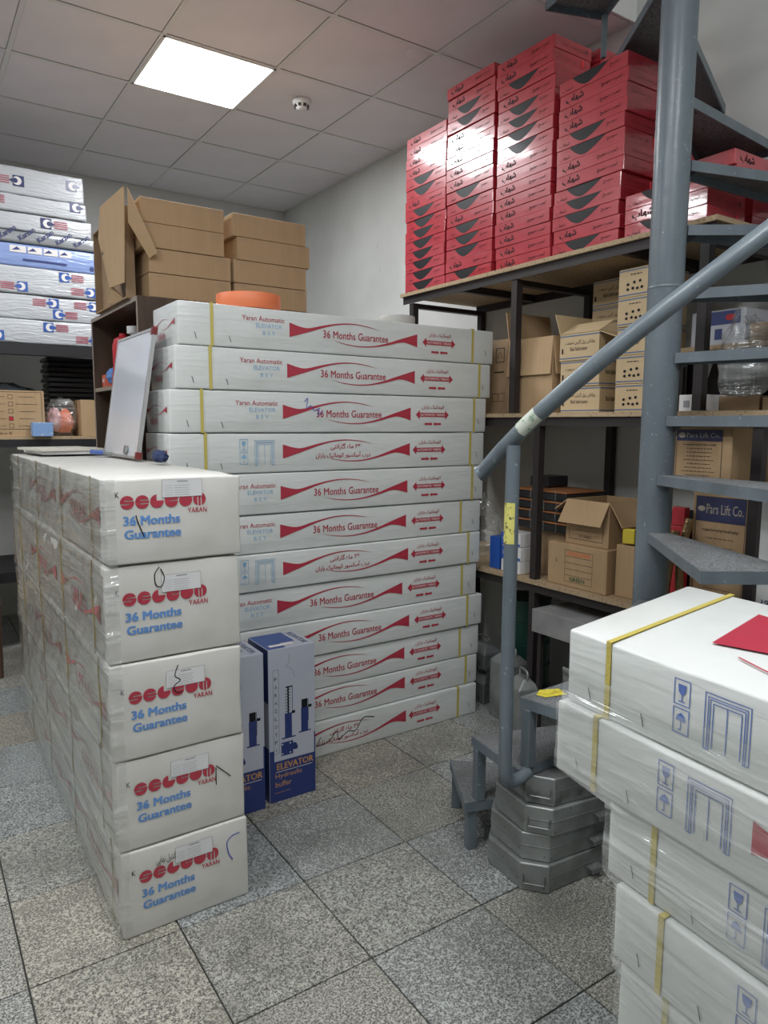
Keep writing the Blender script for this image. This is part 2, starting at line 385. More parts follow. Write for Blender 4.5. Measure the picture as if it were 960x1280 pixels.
# ceiling: slab with the stair well left open, grid bars and tiles beneath it
WX0, WY0, WY1 = GX + 1.2, -.6, 2.336
cs = MB().box(XW, YF, CEIL + .03, WX0, YB, CEIL + .28).box(WX0, WY1, CEIL + .03, XE, YB, CEIL + .28).box(WX0, YF, CEIL + .03, XE, WY0, CEIL + .28)
ceil = obj('ceiling', cs, wall_white, kind='structure')
up = MB().box(WX0 - .12, WY0 - .1, CEIL + .281, WX0, WY1, 6.2).box(WX0, WY1, CEIL + .281, XE, WY1 + .12, 6.2).box(WX0, WY0 - .1, CEIL + .281, XE, WY0, 6.2).box(WX0 - .12, WY0 - .1, 6.2, XE, WY1 + .12, 6.3)
obj('wall_stairwell', up, wall_white, kind='structure')
obj('trim_1', MB().box(WX0, WY1 - .012, CEIL - .002, XE, WY1, CEIL + .28).box(WX0 - .012, WY0, CEIL - .002, WX0, WY1 - .012, CEIL + .28), tbar, kind='structure')
lightcells = {(i, j) for i, j, _, _ in PANELS}
ct_full = bx(.0125, .0125, .004, .5875, .5875, .014).mesh('ceiling_tile', ceil_tile, bevel=.001)
bars = set()
for i in range(-6, 5):
    for j in range(-10, 7):
        x0, y0 = GX + .6 * i, GY + .6 * j; x1, y1 = x0 + .6, y0 + .6
        if x0 > XE - .01 or y0 > YB - .01 or y1 < YF: continue
        cx1, cy1 = min(x1, XE), min(y1, YB); cy0 = y0; cx0 = max(x0, XW)
        if cx0 > WX0 - .3 and y1 > WY0 and y0 < WY1:      # the stair well
            if y1 > WY1 + .02: cy0 = WY1
            else: continue
        if (i, j) in lightcells: continue
        if (cx0, cy0, cx1, cy1) == (x0, y0, x1, y1): link('ceiling_tile', ct_full, ceil, loc=(x0, y0, CEIL))
        else: obj('ceiling_tile', bx(.0125, .0125, .004, cx1 - cx0 - .008, cy1 - cy0 - .008, .014), ceil_tile, ceil, loc=(cx0, cy0, CEIL))
for i in range(-5, 5):
    x = GX + .6 * i
    if x > XE: continue
    y0 = WY1 if x > WX0 + .05 else YF
    obj('grid_bar', MB().box(x - .0115, y0, CEIL, x + .0115, YB, CEIL + .003).box(x - .002, y0, CEIL + .003, x + .002, YB, CEIL + .03), tbar, ceil)
for j in range(-9, 6):
    y = GY + .6 * j
    if y > YB or y < YF: continue
    x1 = WX0 if WY0 < y < WY1 else XE
    obj('grid_bar', MB().box(XW, y - .0115, CEIL - .0004, x1, y + .0115, CEIL + .0028).box(XW, y - .002, CEIL + .0028, x1, y + .002, CEIL + .03), tbar, ceil)
obj('wall_angle', MB().box(XE - .02, WY1, CEIL - .0008, XE, YB, CEIL + .002).box(XW, YB - .02, CEIL - .0008, XE, YB, CEIL + .002), tbar, ceil)

def light_panel(i, j, label):
    x, y = GX + .6 * i, GY + .6 * j
    t = thing('ceiling_light', label, 'light', (x + .3, y + .3, CEIL))
    obj('diffuser', bx(-.284, -.284, -.002, .284, .284, .002), diffuser, t)
    f = MB()
    for a in (0, 90, 180, 270): f.box(-.298, -.298, -.003, .298, -.284, .006, M=Matrix.Rotation(R(a), 4, 'Z'))
    obj('frame', f, white_plastic, t)
PL = ['glowing square ceiling light panel above the tall stack of white cartons', 'ceiling light panel over the far left of the room', 'ceiling light panel behind the camera at the left', 'ceiling light panel at the back of the room behind the camera', 'ceiling light panel nearest behind the camera']
for (i, j, z, k), lb in zip(PANELS, PL): light_panel(i, j, lb)
t = thing('ceiling_light', 'light panel on the upper ceiling over the stair well', 'light', (1.9, .6, 6.0))
obj('diffuser', bx(-.284, -.284, -.002, .284, .284, .1), diffuser, t)

t = thing('smoke_detector', 'round white smoke detector on a ceiling tile beside the lit panel', 'smoke detector', (2.05, 3.93, CEIL + .004))
obj('base', MB().lathe([(.052, 0), (.055, -.006), (.052, -.022), (.046, -.028)], 32), white_plastic, t, smooth=True)
obj('sensor_head', MB().lathe([(.044, -.028), (.036, -.040), (.030, -.050), (.018, -.055), (0, -.056)], 32), white_plastic, t, smooth=True)
sl = MB()
for a in range(0, 360, 45): sl.box(.030, -.008, -.045, .043, .008, -.031, M=Matrix.Rotation(R(a), 4, 'Z'))
obj('slot', sl, black_plastic, t)
t = thing('ceiling_plate', 'round flat white cover plate on a ceiling tile near the red boxes', 'cover plate', (2.29, 3.13, CEIL + .004))
obj('cover', MB().lathe([(.055, 0), (.055, -.004), (.048, -.007), (0, -.007)], 32), ceil_tile, t, smooth=True)

# ================================================================== LONG WHITE ELEVATOR-DOOR CARTONS
PH = .157
def flare(P, u0, vmid, L=.636, s=1.0, h=0):
    """the pair of red wave flares around the guarantee text"""
    tp = [(0, .029), (.05, .016), (.09, .014), (.16, .030), (.24, .044), (.31, .047), (.38, .040), (.44, .026)]
    bt = [(0, -.028), (.05, -.013), (.10, .002), (.17, .024), (.24, .039), (.31, .0435), (.38, .0375), (.44, .026)]
    a = smooth_curve(tp, 5); b = smooth_curve(bt, 5)
    P.strip([(u0 + x * s, vmid + y * s) for x, y in a], [(u0 + x * s, vmid + y * s) for x, y in b], h)
    P.strip([(u0 + L - x * s, vmid - y * s) for x, y in b], [(u0 + L - x * s, vmid - y * s) for x, y in a], h)
def dbl_arrow(P, u, v, w_, hgt):
    a = hgt
    P.poly([(u, v), (u + a, v + a), (u + a, v + a * .45), (u + w_ - a, v + a * .45), (u + w_ - a, v + a), (u + w_, v), (u + w_ - a, v - a), (u + w_ - a, v - a * .45), (u + a, v - a * .45), (u + a, v - a)])
def small_arrows(P, u, v, w_, a):
    m = u + w_ / 2
    P.poly([(m - .002, v), (m - .014, v + a), (m - .014, v + a * .5), (u, v + a * .5), (u, v - a * .5), (m - .014, v - a * .5), (m - .014, v - a)])
    P.poly([(m + .002, v), (m + .014, v - a), (m + .014, v - a * .5), (u + w_, v - a * .5), (u + w_, v + a * .5), (m + .014, v + a * .5), (m + .014, v + a)])
def fragile_icons(P, u, v):
    for q in (0, -.052):
        P.frame(u, v + q, u + .034, v + q + .047, .0018)
    P.poly([(u + .008, v + .038), (u + .026, v + .038), (u + .024, v + .024), (u + .019, v + .019), (u + .015, v + .019), (u + .010, v + .024)])
    P.rect(u + .016, v + .008, u + .018, v + .019).rect(u + .010, v + .006, u + .024, v + .008)
    vv = v - .052
    P.poly([(u + .006, vv + .024), (u + .010, vv + .034), (u + .017, vv + .039), (u + .024, vv + .034), (u + .028, vv + .024)])
    P.rect(u + .0162, vv + .008, u + .0178, vv + .024).rect(u + .012, vv + .007, u + .0178, vv + .009)
def door_icon(P, u, v, w_=.086, h_=.10):
    l = .0017
    for k, o in enumerate((0, .006, .010)):
        P.rect(u + o, v, u + o + l, v + h_ - o).rect(u + w_ - o - l, v, u + w_ - o, v + h_ - o).rect(u + o, v + h_ - o - l, u + w_ - o, v + h_ - o)
    P.rect(u + .016, v + .004, u + .016 + l, v + h_ - .016).rect(u + w_ - .016 - l, v + .004, u + w_ - .016, v + h_ - .016).rect(u + .016, v + h_ - .016 - l, u + w_ - .016, v + h_ - .016)
    P.rect(u + w_ / 2 - l / 2, v + .004, u + w_ / 2 + l / 2, v + h_ - .016)
    P.rect(u, v, u + .010, v + l).rect(u + w_ - .010, v, u + w_, v + l)
def scribble(seed, u, v, s, n=5):
    r = random.Random(seed); pts = [(u, v)]
    for _ in range(n): pts.append((pts[-1][0] + r.uniform(-.3, .9) * s, v + r.uniform(-1, 1) * s))
    return smooth_curve(pts, 4)
U3, V3 = (1, 0, 0), (0, 0, 1)
_p = Print(); _p.line([(-.004, .012), (0, 0), (.003, -.012)], .0022)
staple_me = _p.mesh('staple', black_print, (0, 0, 0), (1, 0, 0), (0, 0, 1), 0)
def panel_carton(label, group, kind, seed, bmat=None, L=1.56, D=.31, H=PH, rise=0, strap=(.112, 1.415), offs=0, loc=(0, 0, 0), rz=0, extras=None, strap_w=.012):
    me = wavy_box(L, D, H, seed, rise=rise); me.materials.append(white_wrap)
    t = link('long_carton', me, None, loc, rz, label, 'box', group)
    F = (0, 0, 0)
    s = H / .163
    red = Print(); blue = Print(); wh = Print(); bk = Print()
    o = offs
    if kind == 'en':
        red.text('Yaran Automatic', .232 + o, .107, .412 + o, .126, .004)
        blue.text('ELEVATOR', .290 + o, .082, .402 + o, .098); blue.text('B S Y', .318 + o, .055, .372 + o, .070)
        red.text('36 Months Guarantee', .588 + o, .063, .912 + o, .094, .015)
    else:
        fragile_icons(blue, .262 + o, .088); door_icon(blue, .325 + o, .030)
        red.text(fa('۳۶ ماه گارانتی'), .67 + o, .086, .82 + o, .115, .015)
        red.text(fa('درب آسانسور اتوماتیک یاران'), .60 + o, .050, .87 + o, .078, .015)
    flare(red, (.434 if kind == 'en' else .448) + o, .083)
    dbl_arrow(red, 1.10 + o, .080, .19, .021)
    red.text(fa('اتوماتیک یاران'), 1.135 + o, .104, 1.262 + o, .124, .01)
    wh.text('AUTOMATIC YARAN', 1.125 + o, .0745, 1.265 + o, .0855, .01, h=.0004)
    small_arrows(red, 1.15 + o, .038, .095, .009)
    for uu, vv in ((.065, .035), (.20, .030), (L - .05, .05)):
        link('staple', staple_me, t, (uu, -.0028, vv))
    red.put('red_lettering', red_print, t, F, U3, V3)
    blue.put('blue_lettering', bmat or paleblue_print, t, F, U3, V3)
    wh.put('white_lettering', white_print, t, F, U3, V3)
    if extras: extras(bk); bk.put('handwriting', black_print, t, F, U3, V3, .0018, )
    for u in strap:
        sm = MB(); g = .0028; w2 = strap_w
        prof = [(-g, -.0005), (-g, H + g), (D + g, H + g + rise), (D + g, -.0005)]
        sm.add([(u + dx, p[0], p[1]) for dx in (0, w2) for p in prof], [(1, 5, 4, 0), (2, 6, 5, 1), (3, 7, 6, 2)])
        # thickness
        sm.add([(u + dx, p[0], p[1]) for dx in (0, w2) for p in [(-.0006, 0), (-.0006, H + .0006), (D + .0006, H + rise + .0006), (D + .0006, 0)]], [(0, 4, 5, 1), (1, 5, 6, 2), (2, 6, 7, 3)])
        obj('strap', sm, yellow_strap, t)
    # print on the left end
    e = Print(); flare(e, .02, .085, .26, .42); e.text('YARAN', .06, .03, .16, .055, .01)
    e.put('end_print', red_print, t, (0, D, 0), (0, -1, 0), (0, 0, 1), .0024)
    return t
kinds = ['fa', 'en', 'en', 'en', 'en', 'fa', 'en', 'en', 'fa', 'en', 'en', 'en']   # bottom to top
rights = [2.352, 2.362, 2.370, 2.378, 2.345, 2.355, 2.362, 2.370, 2.372, 2.376, 2.400, 2.416]
z = 0
zs = [0, .160, .306, .462, .619, .780, .935, 1.094, 1.262, 1.422, 1.586, 1.748, 1.908]
def ex_low(bk):
    bk.line(smooth_curve([(.44, .035), (.45, .07), (.455, .03), (.47, .035), (.50, .06), (.505, .09)], 5), .003)
    bk.line(smooth_curve([(.62, .09), (.60, .055), (.66, .062), (.70, .10), (.71, .06), (.76, .085), (.80, .08), (.84, .13), (.90, .12)], 5), .0035)
for i in range(12):
    n12 = rank(i, 12)
    kd = kinds[i]; desc = {'fa': 'with Persian text', 'en': 'with English text'}[kd]
    ex = ex_low if i == 0 else None
    if i == 0: desc = 'with black handwriting'
    t = panel_carton('long white carton %s, %s of tall central stack' % (desc, n12), 'long cartons of the tall central stack', kd, i, H=zs[i + 1] - zs[i] - .0025, L=1.546 if i > 7 else 1.520,
                     loc=(rights[i] - (1.548 if i > 7 else 1.522), 2.655 + rnd.uniform(-.007, .007), zs[i]), extras=ex, strap=(.122 + rnd.uniform(-.01, .01), (1.43 if i > 7 else 1.404) + rnd.uniform(-.03, .04)), offs=(.018 if i > 7 else -.008) + (rnd.uniform(-.008, .008) if i < 11 else 0))
    if i == 9:
        p = Print(); p.line(smooth_curve([(.555, .125), (.57, .14), (.565, .10), (.585, .11), (.60, .09), (.625, .10), (.615, .075), (.64, .085)], 5), .003)
        p.put('blue_pen_mark', blue_pen, t, (0, 0, 0), U3, V3, .002)

door_blue = mat('door_blue_print', (.10, .17, .46), .5, coat=.5, coatr=.25)
# right-hand stack, turned towards the camera
RZ = R(-95.35)
F0 = Vector((1.125, 1.003, 0)); adir = Vector((-.0934, -.9956, 0)); bdir = Vector((.9956, -.0934, 0))
roffs = [.20, .185, .175, .14, -.005, .01]
rz_z = [.100, .257, .414, .570, .726, .882]
rl = ['lowest visible', 'fourth from the top', 'third from the top', 'third from the top', 'second from the top', 'topmost']
for i in range(6):
    o = F0 + adir * roffs[i] + bdir * (.012 * (i % 2))
    t = panel_carton('long white carton with blue door drawing, %s of the near right stack' % ['lowest', 'fifth from the top', 'fourth from the top', 'third from the top', 'second from the top', 'topmost'][i],
                     'long cartons of the near right stack', 'fa', 40 + i, bmat=door_blue, offs=.004, L=1.56, D=.36, H=.1535, loc=(o.x, o.y, rz_z[i]), rz=RZ, strap=(.105, 1.42), rise=.055 if i == 5 else 0, strap_w=.013)
    if i == 5:
        p = Print()
        p.strip([(.224, .293), (.34, .280), (.50, .270), (.75, .285), (.95, .30)], [(.249, .118), (.34, .140), (.50, .185), (.75, .235), (.95, .28)])
        p.line(smooth_curve([(.32, .095), (.42, .07), (.55, .065), (.8, .08)], 5), .004)
        p.put('red_top_print', red_print, t, (0, 0, .155), (1, 0, 0), (0, math.cos(.152), math.sin(.152)), .003)
pal = thing('wooden_pallet', 'low wooden pallet under the near right stack of white cartons', 'pallet', (F0.x + adir.x * .15, F0.y + adir.y * .15, 0), RZ)
for k in range(4): obj('plank', bx(0, .01 + .095 * k, .078, 1.6, .01 + .095 * k + .07, .098), particle, pal)
for k in range(3): obj('bearer', bx(.02 + .74 * k, .01, 0, .10 + .74 * k, .36, .077), particle, pal)

# stretch film over the long face and left end of the near right stack
def film_sheet(name, label, fn, nu, nv, m, group=None):
    mb = MB(); vs = []
    for j in range(nv + 1):
        for i in range(nu + 1): vs.append(fn(i / nu, j / nv))
    mb.add(vs, [(j * (nu + 1) + i, j * (nu + 1) + i + 1, (j + 1) * (nu + 1) + i + 1, (j + 1) * (nu + 1) + i) for j in range(nv) for i in range(nu)])
    return obj(name, mb, m, smooth=2, label=label, cat='plastic film', group=group)
def f_right(u, v):
    z = .12 + v * .84
    lft = [roffs[i] for i in range(6)]
    def edge(zz):
        for i in range(5, -1, -1):
            if zz >= rz_z[i]: return lft[i]
        return lft[0]
    e = edge(z)
    q = .006 + u * 1.3
    n = noise.noise(Vector((q * 3 + z * 4, z * 14 - q * 9, 3.3)))
    p = F0 + adir * (e + q) - bdir * (.009 + .005 * n)
    return (p.x, p.y, z)
film_sheet('stretch_film', 'clear wrinkled stretch film over the near right carton stack', f_right, 60, 60, film)

# ================================================================== LEFT STACK OF FIVE GUARANTEE CARTONS
SZ = [0, .262, .530, .806, 1.079, 1.314]
def logo(P, u, v, r, gap):
    """six discs cut like the maker's lettering"""
    def rows(cx, cy, cut, n=24):
        for k in range(n):
            y0 = -1 + 2 * k / n; y1 = y0 + 2 / n; ym = (y0 + y1) / 2
            w0 = math.sqrt(max(0, 1 - y0 * y0)); w1 = math.sqrt(max(0, 1 - y1 * y1))
            lo, hi = cut(ym)
            a0, a1, b0, b1 = max(-w0, lo), max(-w1, lo), min(w0, hi), min(w1, hi)
            if b0 - a0 < .01 and b1 - a1 < .01: continue
            P.poly([(cx + a0 * r, cy + y0 * r), (cx + b0 * r, cy + y0 * r), (cx + b1 * r, cy + y1 * r), (cx + a1 * r, cy + y1 * r)])
    B = 9
    cuts = [lambda y: (-B, -.35) if .16 < y < .34 else ((.35, B) if -.34 < y < -.16 else (-B, B)),
            lambda y: (-B, -.3) if (.16 < y < .34 or -.34 < y < -.16) else (-B, B),
            lambda y: (-B, -.05) if y > .05 else (-B, B),
            lambda y: (-B, -.2) if -.09 < y < .09 else (-B, B),
            lambda y: (-B, B), None]
    for q in range(6):
        cx = u + r + q * (2 * r + gap)
        if q < 5: rows(cx, v, cuts[q])
        else:
            n = 24
            for k in range(n):
                x0 = -1 + 2 * k / n; x1 = x0 + 2 / n; xm = (x0 + x1) / 2
                w0 = math.sqrt(max(0, 1 - x0 * x0)); w1 = math.sqrt(max(0, 1 - x1 * x1))
                lo = .45 if (.17 < abs(xm) < .34) else -B
                if -B < lo: P.poly([(cx + x0 * r, v + lo * r), (cx + x1 * r, v + lo * r), (cx + x1 * r, v + w1 * r), (cx + x0 * r, v + w0 * r)])
                else: P.poly([(cx + x0 * r, v - w0 * r), (cx + x1 * r, v - w1 * r), (cx + x1 * r, v + w1 * r), (cx + x0 * r, v + w0 * r)])
marks = {4: [[(.078, .135), (.083, .115), (.098, .075)]],
         3: [[(.145, .275 - .02), (.132, .235), (.135, .205), (.15, .20), (.158, .225), (.148, .25)]],
         2: [[(.185, .245), (.175, .215), (.19, .20), (.172, .185), (.178, .165), (.195, .165)]],
         1: [[(.285, .185), (.33, .14)], [(.284, .18), (.284, .125)]],
         0: []}
loff = [(.004, 0), (.0, .004), (-.006, .0), (-.008, .006), (.0, 0)]
lw = ['with a blue pen hook at its right', 'with a black crossed stroke under the logo', 'with a black squiggle over the logo', 'with a black pen loop above the logo', 'with a slanting black stroke and pliers on top']
for i in range(5):
    L, D, H = .375 + (.004 if i in (3, 4) else 0), 1.855, SZ[i + 1] - SZ[i] - .003
    me = wavy_box(L, D, H, 70 + i, bev=.006, amp=.006, nx=26); me.materials.append(cream_wrap)
    t = link('guarantee_carton', me, None, (.432 + loff[i][0], 1.955 + loff[i][1], SZ[i]), 0,
             'cream carton %s, %s of left stack' % (lw[i], rank(i, 5)), 'box', 'film-wrapped cartons of the left stack')
    dy = (H - .235) * (1 if i == 4 else .15); dx = (0, .0, .0, -.002, -.008)[i]
    red = Print(); blue = Print(); bk = Print(); lb = Print(); lt = Print()
    logo(red, .046 + dx, .171 + dy, .0184, .0028)
    red.text('YARAN', .228 + dx, .134 + dy, .283 + dx, .148 + dy, .02)
    blue.text('36 Months', .052 + dx, .109 + dy, .206 + dx, .134 + dy, .07)
    blue.text('Guarantee', .054 + dx, .072 + dy, .208 + dx, .097 + dy, .07)
    lb.rect(.150, .180 + dy, .262, .229 + dy, h=.0004)
    lt.frame(.150, .180 + dy, .262, .229 + dy, .0007, h=.0008)
    for k in range(5):
        vv = .186 + dy + k * .0065
        lt.line([(.156, vv), (.18, vv)], .0007, .0008).line([(.184, vv), (.228 - .004 * (k % 2), vv)], .0009, .0008)
    lt.line([(.192, .223 + dy), (.222, .223 + dy)], .0028, .0008)
    bk.text('K', .026, .185 + dy, .036, .200 + dy)
    for mk in marks[i]: bk.line(smooth_curve([(a, b + dy * .6) for a, b in mk], 5) if len(mk) > 2 else mk, .0028)
    O = (0, 0, 0)
    red.put('red_lettering', red_print, t, O, U3, V3, .002)
    blue.put('blue_lettering', blue_print, t, O, U3, V3, .002)
    lb.put('paper_label', label_paper, t, O, U3, V3, .002)
    lt.put('label_print', grey_print, t, O, U3, V3, .002)
    bk.put('pen_mark', black_print, t, O, U3, V3, .003)
    if i == 0:
        q = Print(); q.line(smooth_curve([(.348, .215), (.325, .212), (.308, .195), (.312, .16), (.325, .135)], 5), .003); q.put('blue_pen_mark', blue_pen, t, O, U3, V3, .003)
        q = Print(); q.text(fa('کنترل نهایی'), .095, .196, .152, .222, .0); q.put('handwriting', black_print, t, O, U3, V3, .0035)
    # long left side: faded red flares and text, cords
    s = Print()
    for u0 in (.55, 1.22):
        flare(s, u0, .13, .58, 1.0)
        s.text('YARAN', u0 + .16, .085, u0 + .40, .145, .012)
    s.put('side_print', mat('faded_red_print', (.50, .16, .17), .55, coat=.5, coatr=.2, bump=WR), t, (0, D, 0), (0, -1, 0), (0, 0, 1), .003)
    for y in (.13, .62, 1.12, 1.62):
        y += rnd.uniform(-.03, .03)
        pts = [(-.004, y + .008 * math.sin(k * .9 + i), H * k / 8) for k in range(9)]
        obj('cord', MB().tube(pts, .0022, 6), mat('brown_cord', (.30, .23, .09), .6), t, smooth=True)
def f_left(u, v):
    z = .02 + v * 1.29
    # path: a little of the front, round the corner, along the side
    s = -.035 + u * 1.90
    n = noise.noise(Vector((s * 3.5, z * 16 + s * 11, 1.7))); n2 = noise.noise(Vector((s * 9, z * 34 + s * 30, 5.1)))
    d = .011 + .005 * n + .003 * n2
    if s < 0: return (.432 - .010 + min(-s, .04), 1.955 - .012 + .002 * n + .003, z) if s < -.004 else (.421, 1.944, z)
    return (.432 - d - .008 * math.exp(-((z * 3.8) % 1 - .0) ** 2 / .01), 1.948 + s, z)
film_sheet('stretch_film', 'clear wrinkled stretch film down the long side of the left carton stack', f_left, 110, 110, film)

# ================================================================== TWO HYDRAULIC BUFFER BOXES
def buffer_box(x, y, rz, label):
    W, D, H = .198, .19, .612
    t = link('buffer_box', plain_box_mesh('buffer_box', W, D, H, mat('pale_grey_card', (.45, .48, .56), .4, coat=.4, coatr=.2, var=[((2, 2, 3), (.50, .50, .56), .4, .7)]), .002), None, (x, y, 0), rz, label, 'box', 'hydraulic buffer boxes')
    bl = Print(); bl.rect(.001, .001, W - .001, .165); bl.rect(.001, .165, .020, .21); bl.rect(W - .006, .165, W - .001, .25)
    bl.put('blue_base_print', dkblue_print, t, (0, 0, 0), U3, V3, .0008)
    bl = Print()
    # cylinders
    bl.rect(.066, .252, .096, .350); bl.rect(.052, .249, .112, .254); bl.rect(.136, .262, .166, .358); bl.rect(.126, .259, .178, .264)
    bl.rect(.050, .182, .100, .236); bl.disc(.104, .212, .014); bl.disc(.112, .205, .009)
    bl.put('blue_print', dkblue_print, t, (0, 0, 0), U3, V3, .0008)
    g = Print()
    g.rect(.078, .35, .084, .455).rect(.070, .452, .100, .457).rect(.098, .35, .1, .452).rect(.138, .358, .164, .392)
    g.rect(.166, .30, .168, .39).rect(.096, .345, .11, .356).rect(.166, .355, .182, .366)
    for k in range(8): g.line([(.068, .356 + .0118 * k), (.090, .362 + .0118 * k)], .0022)
    g.frame(.018, .195, .042, .53, .001)
    for k, ch in enumerate('FARAZLOTFI'):
        v0 = .487 - .0315 * k
        if ch == 'I': g.rect(.0288, v0, .0305, v0 + .013)
        else: g.text(ch, .0245, v0, .0345, v0 + .0135)
    g.line(smooth_curve([(.085, .585), (.088, .555), (.075, .54), (.10, .52), (.11, .49)], 5), .0008)
    g.put('dark_print', black_print, t, (0, 0, 0), U3, V3, .0009)
    wp = Print(); wp.rect(.026, .1205, W - .015, .1225)
    for a, b in ((.055, .19), (.055, .228), (.088, .19), (.088, .228)): wp.disc(a, b, .003, 8)
    wp.put('white_print', white_print, t, (0, 0, 0), U3, V3, .0012)
    og = Print(); og.text('ELEVATOR', .030, .129, .188, .155, .05); og.text('Hydraulic', .024, .090, .138, .114, .01); og.text('buffer', .024, .060, .092, .082, .01)
    og.text('FARAZLOTFI', .02, .035, .085, .04)
    og.put('orange_lettering', orange_print, t, (0, 0, 0), U3, V3, .0012)
    tp = Print(); tp.rect(.002, .002, .075, D - .002)
    tp.rect(.075, .06, .14, D - .002)
    tp.put('top_blue_print', mat('blue_lid_print', (.02, .07, .28), .4, coat=.3), t, (0, 0, H), (1, 0, 0), (0, 1, 0), .0008)
    tp = Print(); tp.rect(.02, .025, .12, .048); tp.put('top_white_print', white_print, t, (0, 0, H), (1, 0, 0), (0, 1, 0), .0012)
    tp = Print(); tp.text('ELEVATOR', 0, 0, .15, .024, .01); tp.put('top_dark_lettering', dkblue_print, t, (.155, D - .02, H), (0, -1, 0), (1, 0, 0), .0012)
    sd = Print(); sd.rect(.001, .001, D - .001, .22); sd.rect(.001, .40, D - .001, H - .001); sd.put('side_print', dkblue_print, t, (0, D, 0), (0, -1, 0), (0, 0, 1), .0008)
    return t
buffer_box(1.093, 2.405, R(-.5), 'tall white and blue hydraulic buffer box, the nearer to the aisle of two')
buffer_box(.868, 2.39, R(-1), 'tall white and blue hydraulic buffer box half hidden behind the left cartons')

# ================================================================== RIGHT-HAND RACK
rk = thing('storage_rack', 'tall dark steel storage rack with particle-board shelves along the right wall', 'rack', (2.42, 1.2, 0))
def rb(name, x0, y0, z0, x1, y1, z1, m, bev=0): return obj(name, bx(x0 - 2.42, y0 - 1.2, z0, x1 - 2.42, y1 - 1.2, z1), m, rk, bevel=bev)
for y in (3.30, 2.49, 1.535):
    for x in (2.405, 2.905): rb('post', x, y, 1.513, x + .036, y + .036, 2.125, steel_dark)
    rb('cross_rail', 2.441, y, 2.10, 2.905, y + .036, 2.125, steel_dark)
for y in (3.30, 2.32, 1.30):
    for x in (2.405, 2.905): rb('post', x, y, 0, x + .036, y + .036, 1.49, steel_dark)
    rb('cross_rail', 2.441, y, 1.462, 2.905, y + .036, 1.49, steel_dark)
for z in (2.165, 1.493, .725):
    y0 = 1.50 if z > 2 else 1.15
    nm = {2.165: 'topmost shelf board', 1.493: 'middle shelf board', .725: 'lower shelf board'}[z]
    rb('shelf_board', 2.385, y0, z, 2.95, 3.40, z + .018, particle)
    rb('front_rail', 2.400, y0 + .01, z - .04, 2.404, 3.39, z, steel_dark)
    rb('rear_rail', 2.942, y0 + .01, z - .04, 2.948, 3.39, z, steel_dark)
    for y in (1.9, 2.9): rb('cross_rail', 2.404, y, z - .035, 2.942, y + .03, z - .001, steel_dark)
    if z < 2: rb('front_rail', 2.404, y0 + .01, z - .03, 2.405, 3.39, z, steel_dark)
for y in (2.0, 2.8): pass

# red boxes on top of the rack
RW, RD, RH = .352, .24, .0545
body = bx(0, 0, 0, RD, RW, RH).mesh('red_box_body', red_box, bevel=.0018)
def red_prints():
    o = (0, RW, 0); U = (0, -1, 0)
    P = {}
    a = Print(); a.text(fa('شهاب'), .035, .010, .130, .045, .05); a.text(fa('لیمیت سوییچ'), .22, .018, .32, .038, .01)
    P['T'] = a.mesh('lettering', black_print, o, U, V3, .0006)
    a = Print(); a.strip(smooth_curve([(.070, .0542), (.12, .0542), (.165, .0542), (.21, .0542), (.262, .0542)], 4), smooth_curve([(.070, .0542), (.105, .024), (.145, .008), (.19, .018), (.262, .0542)], 4))
    P['S'] = a.mesh('swoosh', swoosh_black, o, U, V3, .0006)
    a = Print(); a.text(fa('شهاب'), .018, .008, .075, .026, .005); a.text(fa('سوییچ'), .265, .024, .315, .038, .0)
    P['SL'] = a.mesh('lettering', black_print, o, U, V3, .0006)
    a = Print(); a.text(fa('های صنعت ایران'), .05, .018, .19, .036, .0); a.disc(.205, .03, .010, 10)
    P['E1'] = a.mesh('end_lettering', mat('dark_red_lettering', (.14, .012, .02), .4, coat=.6), (0, 0, 0), (1, 0, 0), V3, .0006)
    a = Print(); a.text(fa('های صنعت ایران'), .03, .018, .15, .036, .0)
    P['E2'] = a.mesh('end_lettering', mat('dark_red_lettering', (.14, .012, .02), .4), (0, 0, 0), (1, 0, 0), V3, .0006)
    P['H'] = bx(.180, -.004, .012, .192, 0, .044).mesh('red_tab', mat('bright_red_tab', (.75, .03, .05), .4), bevel=.0015)
    return P
RP = red_prints()
NB = [0]
def red(x, y, z, kind, label, group, rz=0, prints=True):
    NB[0] += 1
    t = link('red_box', body, None, (x, y, z), rz, label, 'box', group)
    if prints:
        link('lettering', RP['T'] if kind == 'T' else RP['SL'], t)
        if kind == 'S': link('swoosh', RP['S'], t)
        link('end_lettering', RP['E1'] if NB[0] % 3 else RP['E2'], t)
        if NB[0] % 3 == 0: link('red_tab', RP['H'], t)
    return t
BZ = 2.184
kd = {'S': 'with black swoosh', 'T': 'with plain side'}
stacks = [('SSSSSSSSTSSTTTT', 3.085, 3.446, 'leftmost front stack'), ('STSSSTSSTTTTTSSTT', 2.722, 3.075, 'second front stack from left'),
          ('TTTTTTTTTSSSSTSTT', 2.347, 2.703, 'third front stack from left'), ('STSSSTTSSTTTS', 1.977, 2.33, 'fourth front stack from left')]
hs = [.0555, .0568, .0552, .0548]
for (pat, y0, y1, nm), h in zip(stacks, hs):
    y0 -= .03; n = len(pat)
    for i, c in enumerate(pat):
        rows = 'red box %s, %s, %s'
        jx = rnd.uniform(-.004, .004); jy = rnd.uniform(-.005, .005)
        if nm.startswith('third') and i >= n - 2: jy += .012
        if nm.startswith('fourth') and i >= 5: jy -= .012
        red(2.425 + jx, y0 + jy, BZ + i * h, c, rows % (kd[c], rank(i, n), nm), 'red boxes on top of the rack', rnd.uniform(-.014, .014))
